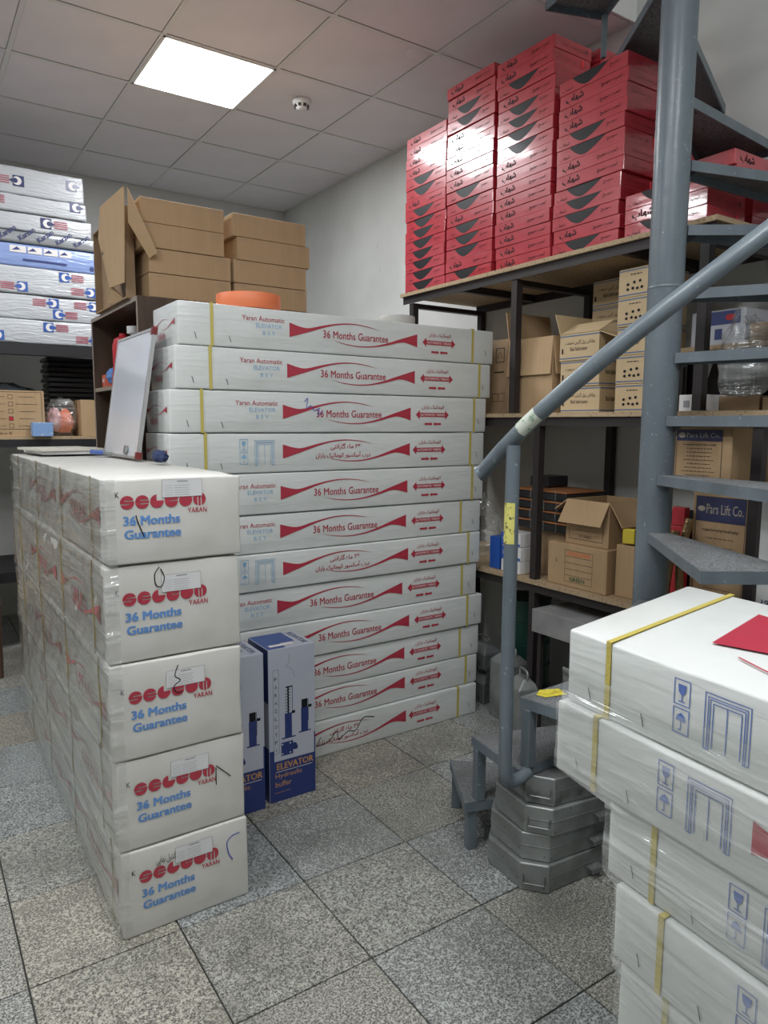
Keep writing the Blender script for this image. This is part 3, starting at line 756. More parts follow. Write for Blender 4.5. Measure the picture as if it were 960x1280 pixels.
for i, c in enumerate('STS'):
    red(2.425 + rnd.uniform(-.003, .003), 1.565 + rnd.uniform(-.004, .004), BZ + i * .0555, c, 'red box %s, %s, short stack left of the stair column' % (kd[c], rank(i, 3)), 'red boxes on top of the rack')
# rear row against the wall
for (y0, n, h, nm) in ((2.30, 17, .0556, 'behind the third front stack'), (1.93, 9, .0552, 'behind the fourth front stack')):
    for i in range(n):
        red(2.6965 + rnd.uniform(-.003, .003), y0 + rnd.uniform(-.006, .006), BZ + i * h, 'T', 'red box %s, %s' % (rank(i, n), nm), 'red boxes of the rear row', 0)
for i in range(3):
    red(2.6965, 1.555 + rnd.uniform(-.003, .003), BZ + i * .0555, 'T', 'red box end-on behind the stair column, %s' % rank(i, 3), 'red boxes of the rear row')
for i, c in enumerate('ST'):
    # turned a quarter: long side towards the camera
    red(2.945 - i * .012, 1.562 + i * .006, BZ + (3 + i) * .0556, c, 'red box turned long side out under the stair, %s of two' % ('lower', 'upper')[i], 'turned red boxes right of the column', R(90))

# ------------------------------------------------------------------ cartons on the rack
def carton(name, label, loc, W, D, H, m, rz=0, group=None, cat='box', tape=True, seam=True):
    """origin at the corner nearest the wall end of the front face; front face is -Y of the local frame"""
    t = link(name, plain_box_mesh(name, W, D, H, m, .002), None, loc, rz, label, cat, group)
    if tape:
        obj('tape', MB().box(0 - .0006, D / 2 - .024, H - .05, .0, D / 2 + .024, H).box(-.0006, D / 2 - .024, H, W + .0006, D / 2 + .024, H + .0006).box(W, D / 2 - .024, H - .05, W + .0006, D / 2 + .024, H), mat('parcel_tape', (.46, .33, .17), .25, coat=.5), t)
    return t
# local frames for things facing the aisle (-X): local +X -> world -Y, local +Y -> world +X
AI = R(-90)
def aisle(y_far, x_front): return (x_front, y_far)
def open_carton(name, label, x, y, z, W, D, H, m, rz, flaps, cat='box', group=None, th=.005):
    t = thing(name, label, cat, (x, y, z), rz, group)
    b = MB().box(0, 0, 0, W, D, th).box(0, 0, th, W, th, H).box(0, D - th, th, W, D, H).box(0, th, th, th, D - th, H).box(W - th, th, th, W, D - th, H)
    obj('body', b, m, t)
    for (side, ln, ang) in flaps:     # ang: 0 = closed inwards, 90 = upright, 180+ = hanging outwards
        a = R(ang); f = MB()
        if side == 'front': M = Matrix.Translation((0, 0, H + .001)) @ Matrix.Rotation(a, 4, 'X'); f.box(.002, 0, 0, W - .002, ln, th, M=M)
        if side == 'back': M = Matrix.Translation((0, D, H + .001)) @ Matrix.Rotation(-a, 4, 'X'); f.box(.002, -ln, 0, W - .002, 0, th, M=M)
        if side == 'left': M = Matrix.Translation((0, 0, H + .001)) @ Matrix.Rotation(-a, 4, 'Y'); f.box(0, .002, 0, ln, D - .002, th, M=M)
        if side == 'right': M = Matrix.Translation((W, 0, H + .001)) @ Matrix.Rotation(a, 4, 'Y'); f.box(-ln, .002, 0, 0, D - .002, th, M=M)
        obj('flap', f, m, t)
    return t
def textlines(P, u0, u1, vtop, n, dv, hh=.006, seed=1):
    r = random.Random(seed)
    for k in range(n):
        m_ = (u1 - u0) * r.uniform(.02, .2); s_ = r.randint(4, 7); a = u0 + m_; b = u1 - m_; x = a
        while x < b:
            l = r.uniform(.006, .016); P.line([(x, vtop - k * dv), (min(b, x + l), vtop - k * dv)], hh * .45); x += l + .004
MZ = 1.5115
# rail lubricator boxes
LW, LD, LH = .215, .245, .112
def lub(label, x, yfar, z, W=LW, D=LD, H=LH, end=False, opened=False, grp='rail lubricator boxes'):
    if opened:
        t = open_carton('lubricator_box', label, x, yfar, z, W, D, H, lub_card, AI, [('back', .11, 100), ('front', .11, 28), ('left', .10, 110), ('right', .1, 200)], group=grp, th=.003)
    else:
        t = link('lubricator_box', plain_box_mesh('lubricator_box', W, D, H, lub_card, .002), None, (x, yfar, z), AI, label, 'box', grp)
    bl = Print(); bk = Print()
    bl.rect(0, H - .010, W, H - .006).rect(0, .008, W, .012)
    if end:
        textlines(bk, W * .35, W * .75, H * .78, 1, .01, .008, 3)
        for a, b in ((.3, .45), (.5, .50), (.68, .52), (.3, .28), (.46, .30), (.6, .28), (.74, .30)): bk.disc(W * a, H * b, .007, 7, ry=.006)
    else:
        bk.text(fa('روانکن ریل گیتن صنعت'), W * .14, H * .58, W * .9, H * .76, .005); bk.text('Rail lubricator', W * .28, H * .36, W * .72, H * .50, .004)
        bk.rect(.012, .03, .020, .052)
    bl.put('blue_stripe', mat('blue_stripe_print', (.06, .14, .28), .5), t, (0, 0, 0), U3, V3, .0012)
    bk.put('lettering', black_print, t, (0, 0, 0), U3, V3, .0012)
    b2 = Print(); b2.rect(0, H - .010, D, H - .006).rect(0, .008, D, .012); b2.put('blue_stripe', mat('blue_stripe_print', (.06, .14, .28), .5), t, (W, 0, 0), (0, 1, 0), V3, .0012)
    b3 = Print(); b3.text('Rail lubricator', .04, .05, .14, .07, .004); b3.put('lettering', black_print, t, (W, 0, 0), (0, 1, 0), V3, .0012)
    return t
for i in range(3):
    lub(['light kraft lubricator box, lowest of the nearest stack of three', 'light kraft lubricator box, middle of the nearest stack of three', 'light kraft lubricator box with open lid flaps on its stack'][i], 2.455 - .004 * i, 2.247 + .003 * i, MZ + i * (LH + .001), opened=(i == 2))
for i in range(5):
    lub('small light kraft box with little black icons, %s of the tall column' % rank(i, 5), 2.455 + rnd.uniform(-.004, .004), 1.955, MZ + i * .1135, W=.150, H=.1125, end=(i != 2), grp='lubricator boxes in the tall column')
for i in range(5):
    lub('light kraft lubricator box behind the open one, %s of its stack' % rank(i, 5), 2.705, 2.30, MZ + i * .1205, W=.22, D=.21, H=.1195, grp='lubricator boxes of the rear stack')
# two kraft cartons at the left of the middle shelf
open_carton('carton', 'open kraft carton with a folded-down front flap beside the lubricator boxes', 2.46, 2.590, MZ, .285, .30, .345, card, AI, [('front', .17, 265), ('left', .14, 100), ('back', .13, 120), ('right', .17, 262)])
t = carton('carton', 'plain kraft carton with printed handling marks, far left of middle shelf', (2.47, 2.83, MZ), .225, .34, .36, card_dark, AI)
p = Print(); p.frame(.14, .25, .20, .32, .003).line([(.155, .27), (.17, .30), (.185, .27)], .003).frame(.12, .06, .16, .10, .002).frame(.165, .06, .205, .10, .002).rect(.13, .2, .2, .206); p.put('handling_mark', black_print, t, (0, 0, 0), U3, V3, .001)
# small product boxes and pipes right of the column
t = carton('product_box', 'small white product box on the middle shelf right of the column', (2.46, 1.66, MZ), .10, .16, .062, label_paper, AI, tape=False)
p = Print(); p.rect(.02, .015, .045, .04); p.put('print', grey_print, t, (0, 0, 0), U3, V3, .001)
carton('product_box', 'low brown product box beside the rack post at right', (2.46, 1.50, MZ), .15, .2, .052, card_dark, AI, tape=False)
carton('product_box', 'low brown product box with black lettering at the frame edge', (2.46, 1.34, MZ), .12, .2, .045, card_dark, AI, tape=False)
t = carton('shelf_carton', 'flat white and blue product carton on the inner shelf right of the column', (2.62, 1.73, 1.765), .22, .25, .13, mat('pale_product_card', (.45, .47, .52), .35, coat=.5), AI, tape=False)
p = Print(); p.rect(.02, .075, .2, .125).rect(.1, .02, .13, .06); p.put('blue_print', dkblue_print, t, (0, 0, 0), U3, V3, .001)
p = Print(); p.disc(.16, .1, .02, 14, ry=.012); p.put('red_print', red_cloth, t, (0, 0, 0), U3, V3, .0015)
t = carton('shelf_carton', 'long brown carton lying above the bags behind the stair', (2.60, 1.48, 1.765), .30, .25, .065, card_dark, AI, tape=False)
for i in range(1):
    sh = thing('small_shelf', 'small inner particle-board shelf behind the stair treads', 'shelf', (2.58, 1.15, 1.745))
    obj('shelf_board', bx(0, 0, 0, .36, .60, .017), particle, sh)
    for x, y in ((.0, 0), (0, .58), (.34, 0), (.34, .58)): obj('leg', bx(x, y, -.2325, x + .02, y + .02, 0), steel_dark, sh)
def bag(name, label, c, r, seed, m, cat='bag', sq=(1, 1, 1), nu=28, nv=18, inner=None):
    vs = []; fs = []
    for j in range(nv + 1):
        for i in range(nu):
            th = 2 * math.pi * i / nu; ph = math.pi * j / nv
            d = Vector((math.cos(th) * math.sin(ph), math.sin(th) * math.sin(ph), math.cos(ph)))
            n = noise.noise(d * 2.2 + Vector((seed, 0, 0))) * .35 + abs(noise.noise(d * 6 + Vector((0, seed, 0)))) * .28
            rr = r * (1 + n); vs.append((d.x * rr * sq[0], d.y * rr * sq[1], max(-r * sq[2] * .92, d.z * rr * sq[2])))
    for j in range(nv):
        for i in range(nu): fs.append((j * nu + i, j * nu + (i + 1) % nu, (j + 1) * nu + (i + 1) % nu, (j + 1) * nu + i))
    t = obj(name, MB().add(vs, fs), m, smooth=2, label=label, cat=cat, loc=c); return t
bag('plastic_bag', 'clear crinkled plastic bag hanging full beside the rack post', (2.50, 1.44, 1.68), .10, 2.2, bag_film, sq=(.5, .8, 1.6))
bag('plastic_bag', 'clear plastic bag heap on the middle shelf at the right frame edge', (2.55, 1.27, 1.66), .10, 5.7, bag_film, sq=(.5, .8, 1.4))
for k, (y, x, lb) in enumerate(((1.60, 2.50, 'bent grey pipe standing just right of the stair column'), (1.25, 2.47, 'grey pipe handle at the right frame edge behind the treads'))):
    t = obj('grey_pipe', MB().tube([(x, y + .02, MZ + .012), (x + .03, y - .02, MZ + .20)] if k == 0 else [(x, y - .05, MZ + .08), (x, y, MZ + .10), (x, y + .012, MZ + .2), (x, y, MZ + .28), (x, y - .05, MZ + .3)], .011, 10), grey_pipe, smooth=True, label=lb, cat='pipe')
t = obj('blue_tool', bx(2.49, 1.20, MZ + .0, 2.52, 1.235, MZ + .42), dkblue_print, label='dark blue tool with red mark standing behind the bags', cat='tool', bevel=.004)
obj('red_mark', MB().box(2.4885, 1.205, MZ + .36, 2.4895, 1.23, MZ + .39).box(2.4885, 1.205, MZ + .2, 2.4895, 1.23, MZ + .22), red_cloth, t)
for i in range(2):
    carton('tool_case', ['black case standing in the depth of the upper right bay, left', 'black case standing in the depth of the upper right bay, right'][i], (2.80, 1.86 - .36 * i, MZ), .30, .13, .22, black_plastic, AI, tape=False, cat='case')

# ---- lower shelf
LZ = .7445
L3 = carton('carton', 'closed kraft carton with printed panel under the open carton', (2.425, 2.262, LZ), .330, .30, .190, card, AI, rz if False else AI)if False else carton('carton', 'closed kraft carton with printed panel under the open carton', (2.425, 2.262, LZ), .330, .30, .190, card, AI, tape=False)
p = Print(); p.frame(.10, .022, .255, .165, .0015)
for v in (.052, .080, .108, .136): p.line([(.10, v), (.255, v)], .0016)
p.line([(.045, .11), (.055, .10), (.052, .12)], .003); p.put('panel_print', mat('olive_print', (.09, .085, .05), .6), L3, (0, 0, 0), U3, V3, .001)
p = Print(); p.rect(.112, .141, .243, .160); p.put('orange_band', mat('dull_orange_print', (.50, .20, .09), .6), L3, (0, 0, 0), U3, V3, .001)
p = Print(); p.text('GREEN', .13, .028, .215, .046, .03); p.put('green_lettering', mat('green_print', (.02, .12, .05), .5), L3, (0, 0, 0), U3, V3, .0016)
L4 = open_carton('carton', 'open kraft carton with front and side flaps folded out on another carton', 2.46, 2.192, LZ + .192, .235, .27, .195, card, AI, [('front', .115, 240), ('right', .12, 235), ('back', .10, 205), ('left', .09, 215)])
p = Print(); p.frame(.02, .02, .205, .17, .0022); textlines(p, .04, .185, .12, 5, .014, .004, 8); p.text('G*A&D', .075, .03, .145, .044); p.put('printed_panel', mat('brown_ink', (.07, .05, .04), .6), L4, (0, 0, 0), U3, V3, .0012)
t = carton('carton', 'grey-brown carton under the layered black packs', (2.53, 2.56, LZ), .30, .28, .215, card_dark, AI, tape=False)
for i in range(4):
    z0 = LZ + .217 + i * .0485
    t = thing('cassette_pack', 'black pack with orange edging, %s of the layered pile' % rank(i, 4), 'pack', (2.50, 2.57 + .008 * (i % 2), z0), AI, 'black packs with orange edging')
    obj('body', bx(0, 0, 0, .345, .26, .036), black_plastic, t, bevel=.004)
    obj('edging', bx(-.002, -.003, .0365, .347, .262, .046), mat('worn_orange_card', (.32, .13, .05), .6), t, bevel=.003)
    for u in (.12, .20, .28): obj('strap', bx(u, -.004, .0, u + .006, -.0031, .047), bag_film, t)
t = carton('dark_case', 'small black case lying on the layered packs', (2.60, 2.56, LZ + .412), .12, .14, .052, black_plastic, AI, tape=False, cat='case')
p = Print(); p.rect(.015, .01, .045, .042); p.put('sticker', grey_print, t, (0, 0, 0), U3, V3, .001)
carton('white_box', 'plain white box under the two blue switch boxes', (2.42, 2.565, LZ), .13, .10, .060, white_plastic, AI, tape=False)
for i in range(2):
    t = carton('switch_box', 'white and blue switch box, %s of two' % ('lower', 'upper')[i], (2.42, 2.565 + .003 * i, LZ + .062 + .068 * i), .13, .10, .066, white_plastic, AI, tape=False, group='blue switch boxes')
    p = Print(); p.rect(.0, .001, .068, .065); p.put('blue_print', blue_box_m, t, (0, 0, 0), U3, V3, .0008)
    p = Print(); p.text('SWITCH', .012, .026, .064, .042, .02); p.put('white_lettering', white_print, t, (0, 0, 0), U3, V3, .0014)
    p = Print(); p.rect(.075, .004, .13, .016); p.put('blue_stripe', blue_box_m, t, (0, 0, 0), U3, V3, .0008)
carton('switch_box', 'blue box end just left of the handrail post on the lower shelf', (2.43, 2.66, LZ), .07, .10, .16, blue_box_m, AI, tape=False)
t = carton('carton', 'narrow kraft carton standing between the closed carton and the column', (2.46, 1.915, LZ), .09, .28, .22, card, AI, tape=False)
obj('yellow_packet', bx(0, 0, 0, .04, .05, .06), yellow_card, label='yellow packet lying tilted beside the stair column', cat='packet', loc=(2.47, 1.835, LZ + .228), rz=R(20), bevel=.003)
bag('plastic_bag', 'dark clear bag on the floor of the lower shelf left of the post', (2.56, 2.86, LZ + .16), .11, 8.1, bag_film, sq=(.7, 1, 1.4))
# Right part of lower bay
def lift_carton(label, x, yfar, z, W, D, H):
    t = carton('lift_parts_carton', label, (x, yfar, z), W, D, H, card, AI, group='lift parts cartons')
    p = Print(); p.rect(.012, H * .74, W * .84, H * .93); p.put('blue_heading', mat('navy_ink', (.03, .035, .10), .55), t, (0, 0, 0), U3, V3, .001)
    p = Print(); p.text('Pars Lift Co.', .055, H * .80, W * .80, H * .875, .004); p.disc(.035, H * .835, .015, 16, ry=.010)
    p.put('pale_lettering', mat('pale_ink', (.42, .38, .30), .6), t, (0, 0, 0), U3, V3, .0016)
    p = Print(); p.frame(.012, .02, W * .84, H * .93, .002); textlines(p, .03, W * .78, H * .68, 9, H * .064, .005, 4)
    p.text(fa('تولید کننده لوازم آسانسور'), .05, H * .655, W * .74, H * .70, .0)
    p.put('lettering', mat('brown_ink', (.07, .05, .04), .6), t, (0, 0, 0), U3, V3, .0013)
    return t
lift_carton('kraft carton with dark blue heading, the upper one behind the stair', 2.46, 1.672, LZ + .505 - .012, .235, .30, .222)
lift_carton('kraft carton with dark blue heading, the lower one behind the stair', 2.46, 1.575, LZ + .002, .245, .30, .488)
t = carton('white_carton', 'plain white carton with blue Persian lettering at the right frame edge', (2.12, 1.135, LZ + .02), .24, .30, .49, white_plastic, AI, tape=False)
p = Print(); p.text(fa('آسانسور'), .01, .16, .14, .19, .01); p.text(fa('تهران'), .02, .10, .12, .14, .02); p.put('blue_lettering', dkblue_print, t, (0, 0, 0), U3, V3, .001)
st = thing('low_stand', 'low dark steel stand under the plain white carton', 'stand', (2.12, .88, 0))
obj('top', bx(0, 0, .745, .32, .27, .762), steel_dark, st)
for x, y in ((0, 0), (.29, 0), (0, .24), (.29, .24)): obj('leg', bx(x, y, 0, x + .03, y + .03, .745), steel_dark, st)
open_carton('tray', 'open black tray tilted behind the brass hoses', 2.46, 1.80, LZ, .20, .3, .36, black_plastic, AI, [])
carton('red_carton', 'small red carton behind the brass hoses, upper', (2.425, 1.640, LZ + .337), .055, .03, .07, red_cloth, AI, tape=False)
carton('red_carton', 'small red carton behind the brass hoses, lower', (2.425, 1.665, LZ), .085, .03, .335, red_cloth, AI, tape=False)
for k in range(2):
    y = 1.548 + .036 * k
    pts = [(2.378 - .03 * k + .008 * math.sin(j * .8), y + .02 * math.sin(j * .5 + k), LZ + .015 + j * .045) for j in range(9 - k)]
    obj('brass_hose', MB().tube(pts, .015, 12), brass, smooth=True, label=['ribbed brass hose standing beside the column, nearer the carton', 'ribbed brass hose standing beside the column, nearer the column'][k], cat='hose')

# ---- under the lower shelf: tins and cans
def jerrycan(label, x, y, z, w_, d_, h_, rz, m, group=None):
    t = thing('metal_canister', label, 'canister', (x, y, z), rz, group)
    b = MB(); c = .04
    b.add([(0, 0, 0), (w_, 0, 0), (w_, d_, 0), (0, d_, 0), (0, 0, h_ - c), (w_, 0, h_ - c), (w_, d_, h_ - c), (0, d_, h_ - c), (c, c * .8, h_), (w_ - c, c * .8, h_), (w_ - c, d_ - c * .8, h_), (c, d_ - c * .8, h_)],
          [(0, 3, 2, 1), (0, 1, 5, 4), (1, 2, 6, 5), (2, 3, 7, 6), (3, 0, 4, 7), (4, 5, 9, 8), (5, 6, 10, 9), (6, 7, 11, 10), (7, 4, 8, 11), (8, 9, 10, 11)])
    obj('body', b, m, t, bevel=.006, seg=2)
    obj('handle', MB().tube(smooth_curve3([(w_ * .5, d_ * .22, h_ - .002), (w_ * .5, d_ * .24, h_ + .03), (w_ * .5, d_ * .5, h_ + .036), (w_ * .5, d_ * .76, h_ + .03), (w_ * .5, d_ * .78, h_ - .002)]), .006, 8), m, t, smooth=True)
    return t
def smooth_curve3(pts, n=5):
    out = []; P = [pts[0]] + list(pts) + [pts[-1]]
    for i in range(1, len(P) - 2):
        for k in range(n):
            t = k / n; a, b, c, d = P[i - 1], P[i], P[i + 1], P[i + 2]
            out.append(tuple(.5 * (2 * b[j] + (c[j] - a[j]) * t + (2 * a[j] - 5 * b[j] + 4 * c[j] - d[j]) * t * t + (3 * b[j] - a[j] - 3 * c[j] + d[j]) * t ** 3) for j in range(3)))
    out.append(tuple(pts[-1])); return out
jerrycan('tall silver metal canister with wire handle under the shelf', 2.25, 2.25, 0, .115, .14, .30, R(-20), tin)
jerrycan('tall silver metal canister behind and left of the wire-handled one', 2.37, 2.44, 0, .13, .16, .33, R(-8), tin)
jerrycan('small dull canister lying against the tall carton stack, lower', 2.445, 2.70, 0, .12, .15, .15, R(0), tin_dark)
jerrycan('small dull canister against the tall carton stack, upper', 2.445, 2.70, .19, .12, .15, .12, R(0), tin_dark)
def round_can(label, x, y, z, r, h, m, group=None):
    t = thing('round_can', label, 'can', (x, y, z), 0, group)
    obj('body', MB().lathe([(r * .98, 0), (r, .006), (r, h - .012), (r * 1.03, h - .006), (r * 1.03, h), (0, h)], 28), m, t, smooth=True)
    obj('label_plate', bx(-r * 1.045, -.03, h * .35, -r * 1.0, .012, h * .65), tin_dark, t)
    return t
for i in range(4): round_can('dark green round can under the shelf near the steps, %s of the pile' % rank(i, 4), 2.58, 2.03, i * .115, .125, .113, green_paint, 'green cans near the steps')
for i in range(5): round_can('dark green round can near the tall carton stack, %s of pile' % rank(i, 5), 2.66, 2.62, i * .115, .125, .113, green_paint, 'green cans near the carton stack')
t = carton('grey_case', 'long dull grey case lying on trestles beneath the lower shelf', (2.32, 2.25, .53), .42, .30, .105, mat('dusty_grey', (.22, .22, .22), .7, var=[((8, 8, 8), (.30, .30, .29), .4, .7)]), AI, tape=False, cat='case')
ts = thing('trestle', 'low dark steel trestle under the long grey case', 'trestle', (2.34, 1.85, 0))
for y in (0, .36):
    obj('bar', bx(0, y, .505, .26, y + .02, .529), steel_dark, ts)
    for x in (0, .24): obj('leg', bx(x, y, 0, x + .02, y + .02, .505), steel_dark, ts)

# ================================================================== SPIRAL STAIR
CX, CY = 2.185, 1.548
stair = thing('spiral_staircase', 'blue-grey painted steel spiral staircase around a round column', 'staircase', (CX, CY, 0))
colm = MB().lathe([(.058, 0), (.058, 1.913), (.058, 1.915), (.0592, 1.917), (.0592, 1.921), (.058, 1.923), (.058, 1.925), (.058, 5.9)], 40)
obj('column', colm, paint_grey, stair, smooth=True)
obj('base_plate', bx(-.11, -.11, 0, .11, .11, .008), paint_dark, stair)
def pol(th, r): return (r * math.cos(R(th)), r * math.sin(R(th)))
def tread(th0, th1, z, r=.70, th=.034, rin=.05):
    a = R(th0); b = R(th1)
    p0 = pol(th0, r); p1 = pol(th1, r)
    mid = (th0 + th1) / 2; ux, uy = pol(mid - 90, .035)
    q0 = (pol(mid, rin)[0] + ux, pol(mid, rin)[1] + uy); q1 = (pol(mid, rin)[0] - ux, pol(mid, rin)[1] - uy)
    poly = [q0, p0, p1, q1]
    t = obj('tread', MB().prism(poly, z - .006, z), tread_top, stair)
    rim = MB()
    for i in range(4):
        A = Vector(poly[i]); B = Vector(poly[(i + 1) % 4]); d = (B - A).normalized(); n = Vector((-d.y, d.x)) * .004
        rim.prism([A + n * .02, B + n * .02, B + n, A + n][::-1] if False else [A, B, B + n, A + n], z - th, z - .0062)
    # front lip visible as painted steel edge
    for i in range(3):
        A = Vector(poly[i]); B = Vector(poly[i + 1]); d = (B - A).normalized(); n = Vector((d.y, -d.x)) * .002
        rim.prism([A + n, B + n, B, A], z - th, z - .001)
    obj('tread_rim', rim, paint_grey, t)
    # gusset under the tread
    g = MB(); d = Vector(pol(mid, 1)); n = Vector((-d.y, d.x)) * .003
    A = d * .052; B = d * .13
    g.add([(A.x + n.x, A.y + n.y, z - .0065), (B.x + n.x, B.y + n.y, z - .0065), (A.x + n.x, A.y + n.y, z - .06), (A.x - n.x, A.y - n.y, z - .0065), (B.x - n.x, B.y - n.y, z - .0065), (A.x - n.x, A.y - n.y, z - .06)], [(0, 1, 2), (5, 4, 3), (0, 3, 4, 1), (1, 4, 5, 2), (2, 5, 3, 0)])
    obj('gusset', g, paint_dark, t)
    return t
ST = [(137, 163, .18, .70), (160, 183, .40, .665), (181, 204, .62, .64), (203, 227, .85, .70), (225, 246, 1.09, .72), (243, 266, 1.29, .72), (262, 285, 1.49, .72), (280, 303, 1.70, .72), (301, 323, 1.91, .72), (322, 345, 2.12, .72),
      (342, 359.5, 2.33, .72), (3, 26, 2.54, .72), (20, 34, 2.75, .72), (34, 57, 2.96, .70), (60, 82, 3.16, .70), (82, 105, 3.37, .70), (103, 126, 3.58, .70), (124, 147, 3.79, .70), (145, 168, 4.0, .70)]
for a, b, z, r in ST: tread(a, b, z, r)
def sq_post(th, r, z0, z1, s=.017, name='post'):
    x, y = pol(th, r); M = Matrix.Translation((x, y, 0)) @ Matrix.Rotation(R(th), 4, 'Z')
    obj(name, MB().box(-s, -s, z0, s, s, z1, M=M), paint_grey, stair, bevel=.002)
sq_post(161, .668, 0, .146); sq_post(138, .675, 0, .146)
sq_post(162, .645, .180, .366); sq_post(183, .622, .40, .586)
sq_post(226, .70, 1.09, 1.256) if False else None
sq_post(61, .66, 2.96, 3.126, .010, 'baluster')
# handrail and its foot post
rail = []
for k in range(0, 15):
    th = 173 + 6.2 * k
    rail.append((*pol(th, .725), 1.42 + (th - 183) * .0100))
rail0 = rail[0]
obj('handrail', MB().tube([(rail0[0] - .012, rail0[1] + .015, rail0[2] - .012)] + rail, .0235, 14), paint_grey, stair, smooth=True)
px, py = pol(183.2, .727)
pts = smooth_curve3([(px + .10, py, .385), (px + .05, py, .372), (px + .012, py, .383), (px, py, .43)], 5) + [(px, py, .9), (px, py, 1.40)]
obj('handrail_post', MB().tube(pts, .0205, 14), paint_grey, stair, smooth=True)
# paper stickers on the rail
def wrap_sticker(name, c0, c1, r, m, ang0, ang1):
    c0, c1 = Vector(c0), Vector(c1); t = (c1 - c0).normalized(); u = (Vector((-1, -.2, 0)) - t * Vector((-1, -.2, 0)).dot(t)).normalized(); v = t.cross(u)
    mb = MB(); n = 8; vs = []
    for c in (c0, c1):
        for k in range(n + 1):
            a = R(ang0 + (ang1 - ang0) * k / n); vs.append(c + r * (math.cos(a) * u + math.sin(a) * v))
    mb.add(vs, [(k, k + 1, n + 2 + k, n + 1 + k) for k in range(n)]); return obj(name, mb, m, stair, smooth=True)
lab = mat('printed_sticker', (.55, .58, .50), .5, var=[((60, 60, 60), (.25, .35, .25), .55, .62)])
ylab = mat('yellow_sticker', (.62, .58, .16), .5, var=[((70, 70, 70), (.12, .11, .05), .58, .62)])
wrap_sticker('paper_sticker', rail[2], (Vector(rail[3]) * .75 + Vector(rail[2]) * .25), .0243, lab, -80, 70)
wrap_sticker('yellow_sticker', (px, py, 1.115), (px, py, 1.235), .0212, ylab, -90, 60)
tp = Print(); tp.poly([(0, 0), (.075, -.02), (.09, .03), (.03, .055), (-.01, .03)]); tp.put('yellow_sticker', mat('bright_yellow_paper', (.68, .58, .06), .5, var=[((60, 60, 60), (.5, .4, .05), .55, .62)]), stair, (-.58, -.06, .62), (1, 0, 0), (0, 1, 0), .002)

# ================================================================== CHAMFERED METAL CASES UNDER THE STEPS
def case_poly(x0, y0, x1, y1, c): return [(x0 + c, y0), (x1 - c, y0), (x1, y0 + c), (x1, y1 - c), (x1 - c, y1), (x0 + c, y1), (x0, y1 - c), (x0, y0 + c)]
def metal_case(label, x, y, z, w_, d_, h_, rz, m, handle=True, latch=True, plate=False, group=None):
    t = thing('metal_case', label, 'metal case', (x, y, z), rz, group)
    c = .062
    obj('body', MB().prism(case_poly(0, 0, w_, d_, c), 0, h_), m, t, bevel=.003)
    obj('lid_rim', MB().prism(case_poly(-.0015, -.0015, w_ + .0015, d_ + .0015, c), h_ * .52, h_ * .55), m, t)
    M = Matrix.Translation((c / 2, c / 2, 0)) @ Matrix.Rotation(R(-45), 4, 'Z')     # middle of the chamfer facing the aisle
    if plate: obj('end_plate', MB().box(-.046, -.004, .003, .046, 0, h_ - .003, M=M), m, t)
    if handle:
        pts = [M @ Vector(p) for p in ((-.030, -.006, .030), (-.031, -.016, .034), (-.028, -.018, .058), (.028, -.018, .058), (.031, -.016, .034), (.030, -.006, .030))]
        pts2 = [M @ Vector(p) for p in ((-.034, -.004, .055), (-.034, -.011, .048), (-.032, -.014, .030), (.032, -.014, .030), (.034, -.011, .048), (.034, -.004, .055))]
        obj('handle', MB().tube(pts2, .0032, 8, closed=False), mat('worn_wire', (.16, .16, .16), .4, metal=.7), t, smooth=True)
        obj('handle_bracket', MB().box(-.040, -.0065, .020, .040, -.001, .026, M=M), m, t)
    if latch:
        l = MB().box(w_ * .62, -.03, h_ * .42, w_ * .62 + .05, 0, h_ * .42 + .004); l.box(w_ * .62, -.030, h_ * .30, w_ * .62 + .05, -.027, h_ * .42)
        obj('latch', l, tin_dark, t); obj('rivet', MB().lathe([(.006, 0), (.005, .003), (0, .004)], 10, M=Matrix.Translation((w_ * .62 + .025, -.015, h_ * .42 + .004))), tin, t)
    return t
lc = ['lowest', 'second from the floor', 'third from the floor', 'topmost']
for i, (dx, dy, hd, pl, m) in enumerate(((0, 0, True, True, tin), (.012, .012, False, False, tin), (.016, .006, True, False, tin), (.030, .020, True, True, tin_dark))):
    metal_case('galvanised case with cut corners under the steps, %s of four' % lc[i], 1.532 + dx, 1.445 + dy, i * .0910, .36, .285, .0900, R(-4 - i * 2), m, hd, True, pl, 'metal cases under the steps')
for i in range(4):
    metal_case('blue-grey case with cut corners behind the near right cartons, %s of four' % lc[i], 1.76, 1.07 - .004 * i, i * .125, .26, .24, .123, R(-8), mat('blue_grey_tin', (.24, .28, .28), .4, metal=.5), False, False, False, 'blue-grey cases by the white cartons')

# ================================================================== BACK LEFT: OPEN SHELF UNIT, CARTONS ON IT
UX, UY, UZ = .905, 3.31, 2.017
un = thing('wooden_shelf_unit', 'dark veneered open shelf unit behind the central cartons', 'shelf unit', (UX, UY, 0))
obj('side_panel', bx(0, 0, 0, .86, .02, UZ - .02), veneer, un)
obj('side_panel', bx(0, .90, 0, .86, .92, UZ - .02), veneer, un)
obj('top_panel', bx(0, 0, UZ - .02, .86, .92, UZ), veneer, un)
obj('back_panel', bx(.845, .02, 0, .86, .90, UZ - .02), veneer, un)
for z in (.05, .55, 1.07, 1.625): obj('shelf_board', bx(.004, .02, z, .845, .90, z + .02), veneer, un)
ed = MB()
for a in ((0, 0, 0, .02, UZ), (0, .90, 0, .92, UZ)): ed.box(-.0015, a[1], 0, 0, a[3], a[4])
ed.box(-.0018, .0, UZ - .02, -.0005, .92, UZ)
for z in (.55, 1.07, 1.625): ed.box(.002, .02, z, .0039, .90, z + .02)
